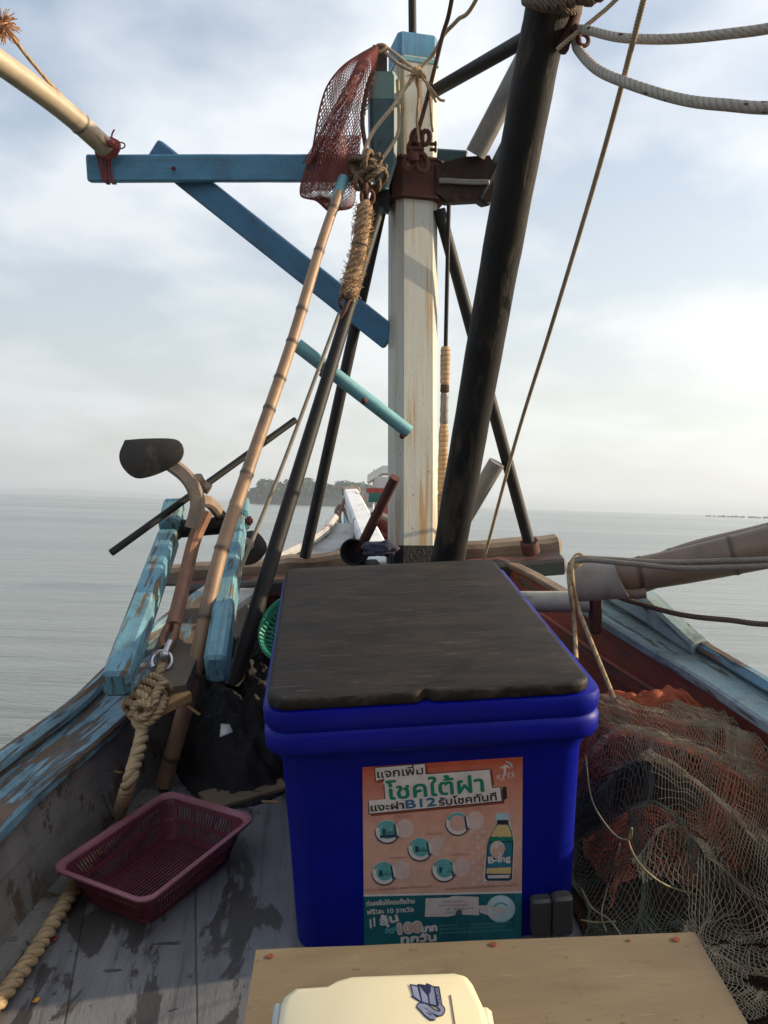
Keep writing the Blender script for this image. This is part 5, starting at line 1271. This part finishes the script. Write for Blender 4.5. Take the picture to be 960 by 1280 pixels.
for pts, r in (([(520, 90, 3.155), (523, 120, 3.15), (521, 150, 3.155), (524, 178, 3.16)], .0045), ([(521, 92, 3.155), (530, 100, 3.15), (540, 112, 3.13), (549, 124, 3.12), (556, 126, 3.12)], .0045), ([(522, 90, 3.15), (533, 104, 3.14), (541, 120, 3.13), (545, 128, 3.13)], .004), ([(530, 92, 3.155), (537, 120, 3.16), (539, 150, 3.17), (541, 165, 3.18)], .004)):
    tube(bm, spline([P(*p) for p in pts], 7), r, 7)
blob(bm, P(521, 91, 3.15), .019, .45, 9, 3)
for k in range(26):
    c = P(521 + rnd.uniform(-4, 5), 92 + rnd.uniform(-2, 6), 3.14); d = V(rnd.uniform(-.6, .6), rnd.uniform(-.4, 0), -rnd.random()).normalized() * rnd.uniform(.015, .05); tube(bm, spline([c, c + d * .5 + V(rnd.uniform(-.006, .006), 0, 0), c + d], 3), .0014, 4)
build('mast_knot', bm, M['fray'], label='frayed straw-coloured knot with loose ends near the top of the mast', cat='knot', sharp=60)
# bundle of knotted rope left of the mast
bm = newbm(); cB = P(457, 216, 3.10)
rr2 = random.Random(5)
for k in range(15):
    a = V(rr2.uniform(-1, 1), rr2.uniform(-1, .2), rr2.uniform(-1, 1)).normalized(); ring(bm, cB + V(rr2.uniform(-.03, .03), rr2.uniform(-.02, .02), rr2.uniform(-.03, .035)), a, rr2.uniform(.020, .042), .0085, squash=rr2.uniform(.6, 1.2))
for k in range(9):
    c = cB + V(rr2.uniform(-.05, .06), rr2.uniform(-.02, 0), rr2.uniform(-.03, .05)); d = V(rr2.uniform(-.05, .05), -.01, rr2.uniform(-.05, .04)); tube(bm, spline([c, c + d * .5 + V(.01, 0, .01), c + d], 4), .006, 7)
build('rope_bundle', bm, ropemat('bundled hemp', (.20, .14, .09), (.11, .08, .055), 60), label='tangled bundle of dark hemp rope tied left of the mast collar', cat='rope bundle', sharp=60)
cord([(458, 190, 3.1), (453, 150, 3.12), (459, 110, 3.14), (466, 90, 3.16)], .0075, 'ropebrown', 'brown rope going up behind the hanging net to the block head')
tk = thing('tackle', 'frayed rope-wrapped tackle hanging beneath the tangled rope bundle', 'tackle', P(432, 392, 3.06))
for (x, y, rt) in ((458, 238, 0), (463, 246, 1.2), (454, 247, .3)):
    bm = newbm(); ring(bm, P(x, y, 3.09), (math.cos(rt), -math.sin(rt) - .3, 0), .020, .0065, squash=.6, side=(0, 0, 1)); build('shackle_link', bm, M['rust'], tk)
bm = newbm(); ax_ = spline([P(457, 251, 3.08), P(453, 285, 3.07), P(447, 320, 3.07), P(439, 352, 3.07), P(435, 374, 3.06)], 10)
sc = [.55, .62] + [1 + .22 * noise.noise(V(k * .5, 2, 1)) for k in range(len(ax_) - 4)] + [.6, .45]
sweep(bm, ax_, circ(.0255, 16), sc); wr = build('wrapping', bm, ropemat('frayed wrapping', (.40, .27, .16), (.22, .13, .08), 48, .6, depth=.005), tk, sharp=70)
bm = newbm()
for k in range(420):
    i = rnd.randrange(2, len(ax_) - 1); t = (ax_[i] - ax_[i - 1]).normalized(); o_ = t.orthogonal().normalized(); o2 = t.cross(o_); a = rnd.uniform(0, 6.28); nrm = o_ * math.cos(a) + o2 * math.sin(a); c = ax_[i] + nrm * .024
    d = (nrm * rnd.uniform(.2, .8) - t * rnd.uniform(-1, 1) + (o_ * -math.sin(a) + o2 * math.cos(a)) * rnd.uniform(-.7, .7)).normalized() * rnd.uniform(.008, .024); tube(bm, [c, c + d * .5 + nrm * .002, c + d], .0012, 4)
build('fibre', bm, M['fray'], wr, sharp=60)
for fy_ in (.08, .42, .9):
    bm = newbm(); i = int(fy_ * (len(ax_) - 2)); ring(bm, ax_[i], ax_[i + 1] - ax_[i], .0265 if 0.1 < fy_ < .8 else .019, .0028); build('binding', bm, M['ropedark'], wr)
bm = newbm(); ring(bm, P(429, 378, 3.06), (.5, -.8, 0), .020, .0055, squash=.7, side=(0, 0, 1)); tube(bm, spline([P(437, 374, 3.06), P(431, 388, 3.05), P(425, 397, 3.05)], 5), .006, 8); build('hook', bm, M['rust'], tk)
# wrapped stay right of the mast
ws = thing('wrapped_stay', 'thin dark stay with tan rope wrappings just right of the mast', 'stay', P(551, 704, 3.45))
pin('rod', P(561, 256, 3.25), P(551, 706, 3.42), .0075, M['blacksteel'], ws)
def wrap(name, y0, y1, r, mat): 
    t = lambda y: P(561 + (551 - 561) * (y - 256) / 450, y, 3.25 + .17 * (y - 256) / 450 - .0)
    bm = newbm(); q = [t(y0 + (y1 - y0) * k / 12) for k in range(13)]; sweep(bm, q, circ(r, 16), [.75] + [1 + .06 * rnd.uniform(-1, 1) for _ in range(11)] + [.75]); build(name, bm, mat, ws)
wm = ropemat('tan lashing', (.50, .36, .22), (.36, .24, .14), 60, .05, depth=.002); wrap('wrapping', 433, 482, .0175, wm); wrap('sleeve', 480, 491, .016, M['ropebrown']); wrap('sleeve', 489, 532, .0145, M['galv']); wrap('wrapping', 530, 618, .0175, wm); wrap('wrapping', 616, 702, .0195, ropemat('brown lashing', (.34, .23, .15), (.22, .15, .1), 50, .05))
# upper-left boom ropes, tuft, lashing
cord([(-140, -110, 2.5), (-8, 22, 2.82), (8, 36, 2.85), (40, 78, 2.95), (85, 128, 3.08), (132, 174, 3.2), (139, 182, 3.22)], .0058, 'rope', 'upper tan rope strung above the pale bamboo boom')
cord([(8, 38, 2.86), (60, 102, 3.0), (100, 148, 3.1), (131, 180, 3.2)], .0052, 'rope', 'lower tan rope strung close to the pale bamboo boom')
bm = newbm(); c0 = P(3, 31, 2.83)
blob(bm, c0, .018, .3, 9, 2)
for k in range(170):
    d = V(rnd.uniform(-1, 1), rnd.uniform(-1, 1), rnd.uniform(-1, .8)).normalized() * rnd.uniform(.03, .062); tube(bm, spline([c0, c0 + d * .6, c0 + d + V(0, 0, -.006)], 2), .0016, 4)
build('rope_tassel', bm, plain('orange fibre', (.50, .26, .13), (.3, .15, .08), 50, .9), label='frayed orange rope tassel at the top left edge', cat='tassel', sharp=60)
bm = newbm()
for k, (x, sk_) in enumerate(((127, 4), (131, 2), (134, -1), (138, 0), (141, 0))):
    c = P(x, 210, 3.3); h0 = .051; d = .030; sx = sk_ * .0026
    pts = [c + V(-sx, -d, h0), c + V(sx, -d, -h0), c + V(sx, d, -h0), c + V(-sx, d, h0), c + V(-sx, -d, h0)]; tube(bm, pts, .0034, 6)
for k in range(5): ring(bm, P(133 + k * 1.5, 184 + k * .8, 3.25), P(136, 188, 3.26) - P(90, 146, 3.1), .038, .0035)
ring(bm, P(150, 182, 3.2), (0, -1, 0), .017, .0024, squash=.6, side=(1, 0, .1)); tube(bm, spline([P(138, 182, 3.2), P(140, 168, 3.2), P(143, 162, 3.2)], 4), .003, 6); blob(bm, P(139, 180, 3.2), .014, .4, 9, 2)
build('cord_lashing', bm, M['redcord'], label='red cord lashing tying the bamboo boom to the left end of the blue yard', cat='lashing', sharp=60)
# ropes on the right collar
cord([(716, 702, 2.44), (728, 698, 2.42), (760, 699, 2.40), (830, 703, 2.34), (900, 701, 2.29), (990, 696, 2.22), (1240, 660, 2.05)], .0070, 'ropegrey', 'upper of two ropes lying along the right bamboo boom')
cord([(716, 704, 2.43), (735, 700, 2.41), (790, 705, 2.36), (850, 710, 2.31), (910, 709, 2.27), (990, 706, 2.2), (1240, 690, 2.02)], .0070, 'ropegrey', 'lower of two ropes lying along the right bamboo boom')
bm = newbm()
for pts, r in (([(716, 700, 2.45), (711, 712, 2.43), (713, 740, 2.42), (717, 770, 2.45), (719, 800, 2.4), (720, 824, 2.3)], .0062), ([(722, 696, 2.45), (715, 706, 2.42), (716, 730, 2.42), (722, 758, 2.45), (732, 785, 2.4), (750, 830, 2.3), (768, 874, 2.22)], .0062), ([(712, 706, 2.43), (722, 694, 2.46), (730, 698, 2.44), (722, 706, 2.42), (712, 712, 2.43)], .0065)):
    tube(bm, spline([P(*p) for p in pts], 8), r, 8)
build('rope_loop', bm, M['rope'], label='pale rope looped round the grey collar with two ends hanging to the net', cat='rope', sharp=60)
cord([(762, 742, 2.6), (790, 752, 2.6), (850, 768, 2.5), (910, 775, 2.4), (990, 780, 2.3), (1240, 760, 2.1)], .0072, 'ropedark', 'dark brown rope sagging under the right bamboo booms')
# rope loops hanging at the stem
bm = newbm()
for pts in ([(432, 622, 5.5), (428, 632, 5.4), (424, 645, 5.3), (426, 660, 5.2), (430, 668, 5.1)], [(436, 620, 5.5), (446, 618, 5.4), (455, 624, 5.3)], [(428, 634, 5.4), (434, 645, 5.3), (440, 660, 5.1), (446, 675, 4.9)], [(424, 632, 5.4), (420, 640, 5.35), (424, 648, 5.3)]):
    tube(bm, spline([P(*p) for p in pts], 6), .011, 8)
build('stem_rope', bm, ropemat('old stem rope', (.30, .18, .13), (.2, .12, .09), 50), label='old brown rope hanging from the tip of the white stem plank', cat='rope', sharp=60)

# ---------------------------------------------------------------- maroon net bag hanging at the mast
lc = [(470, 57), (432, 80), (408, 110), (397, 150), (390, 190), (378, 225), (377, 245), (395, 250), (410, 262)]
rc = [(473, 60), (470, 85), (463, 120), (455, 150), (450, 185), (447, 215), (446, 240), (440, 258), (420, 264)]
ls, rs = spline([V(*p, 0) for p in lc], 8), spline([V(*p, 0) for p in rc], 8)
def hang(u, v, dz, amp, seed, top=0., bot=1.):
    v = top + (bot - top) * v; t = v * (len(ls) - 1); i = min(int(t), len(ls) - 2); a = ls[i].lerp(ls[i + 1], t - i); b = rs[i].lerp(rs[i + 1], t - i)
    p = a.lerp(b, u); bul = math.sin(math.pi * u) * math.sin(math.pi * min(1, v * .9 + .08)); fold = math.sin(u * 19 + 2.5 * noise.noise(V(v * 3, seed, 0)) + seed) * .012 * min(1, v * 2.5)
    q = V(p.x + 3.0 * noise.noise(V(u * 5, v * 6, seed)) * min(1, v * 3), p.y + 3 * noise.noise(V(u * 6, v * 4, seed + 3)) * min(1, v * 3), 0)
    return P(q.x, q.y, 3.16 + dz * bul * .10 + fold + amp * noise.noise(V(u * 4, v * 5, seed)))
hn = thing('net_bag', 'maroon mesh net bag hanging on the left side of the mast top', 'net', P(410, 264, 3.16))
def hnet(name, dz, seed, nu, nv, r, **k): return build(name, lattice(lambda u, v: hang(u, v, dz, .02, seed, **k), nu, nv, r), M['netred'], hn, recalc=False, sharp=0)
hnet('front_mesh', -1, 1, 17, 74, .0013); hnet('back_mesh', 1, 3, 17, 74, .0013)
hnet('folded_mesh', .2, 6, 24, 44, .0016, top=.44, bot=.72)
def gather(u, v, seed): 
    x = 455 + 12 * (u - .5) * (1 - v) - 60 * v + (u - .5) * 34 * v; y = 75 + 130 * v; return P(x + 2 * noise.noise(V(u * 9, v * 9, seed)), y, 3.14 + .03 * math.sin(u * 14 + seed))
build('gathered_mesh', lattice(lambda u, v: gather(u, v, 2), 16, 90, .0013), M['netred'], hn, recalc=False, sharp=0)
bm = newbm(); tube(bm, spline([V(0, 0, 0) + P(p.x, p.y, 3.16) for p in ls[::4]], 4), .0035, 6); build('edge_cord', bm, M['netred'], hn)
bm = newbm(); tube(bm, spline([P(466, 62, 3.2), P(474, 56, 3.19), P(482, 58, 3.18), P(478, 64, 3.18), P(468, 66, 3.18)], 5), .006, 7); build('tie_cord', bm, M['fray'], hn)

GROUPS = {'braided rope sagging': 'braided ropes at the top right', 'ropes lying along the right bamboo boom': 'ropes along the right bamboo boom', 'straw': 'straw scraps on board',
          'strung': 'ropes above the pale bamboo boom', 'lying across the bow': 'cross beams over the bow', 'under the grey log': 'cross beams over the bow',
          'collar on the right': 'bamboo booms on the right', 'collared one on the right': 'bamboo booms on the right', 'to the mast knot': 'cords from block head to mast knot'}
for o in bpy.data.objects:
    for k, g in GROUPS.items():
        if o.parent is None and k in o.get('label', '') and 'knot near' not in o.get('label', '') and o.get('category') not in ('pipe',): o['group'] = g
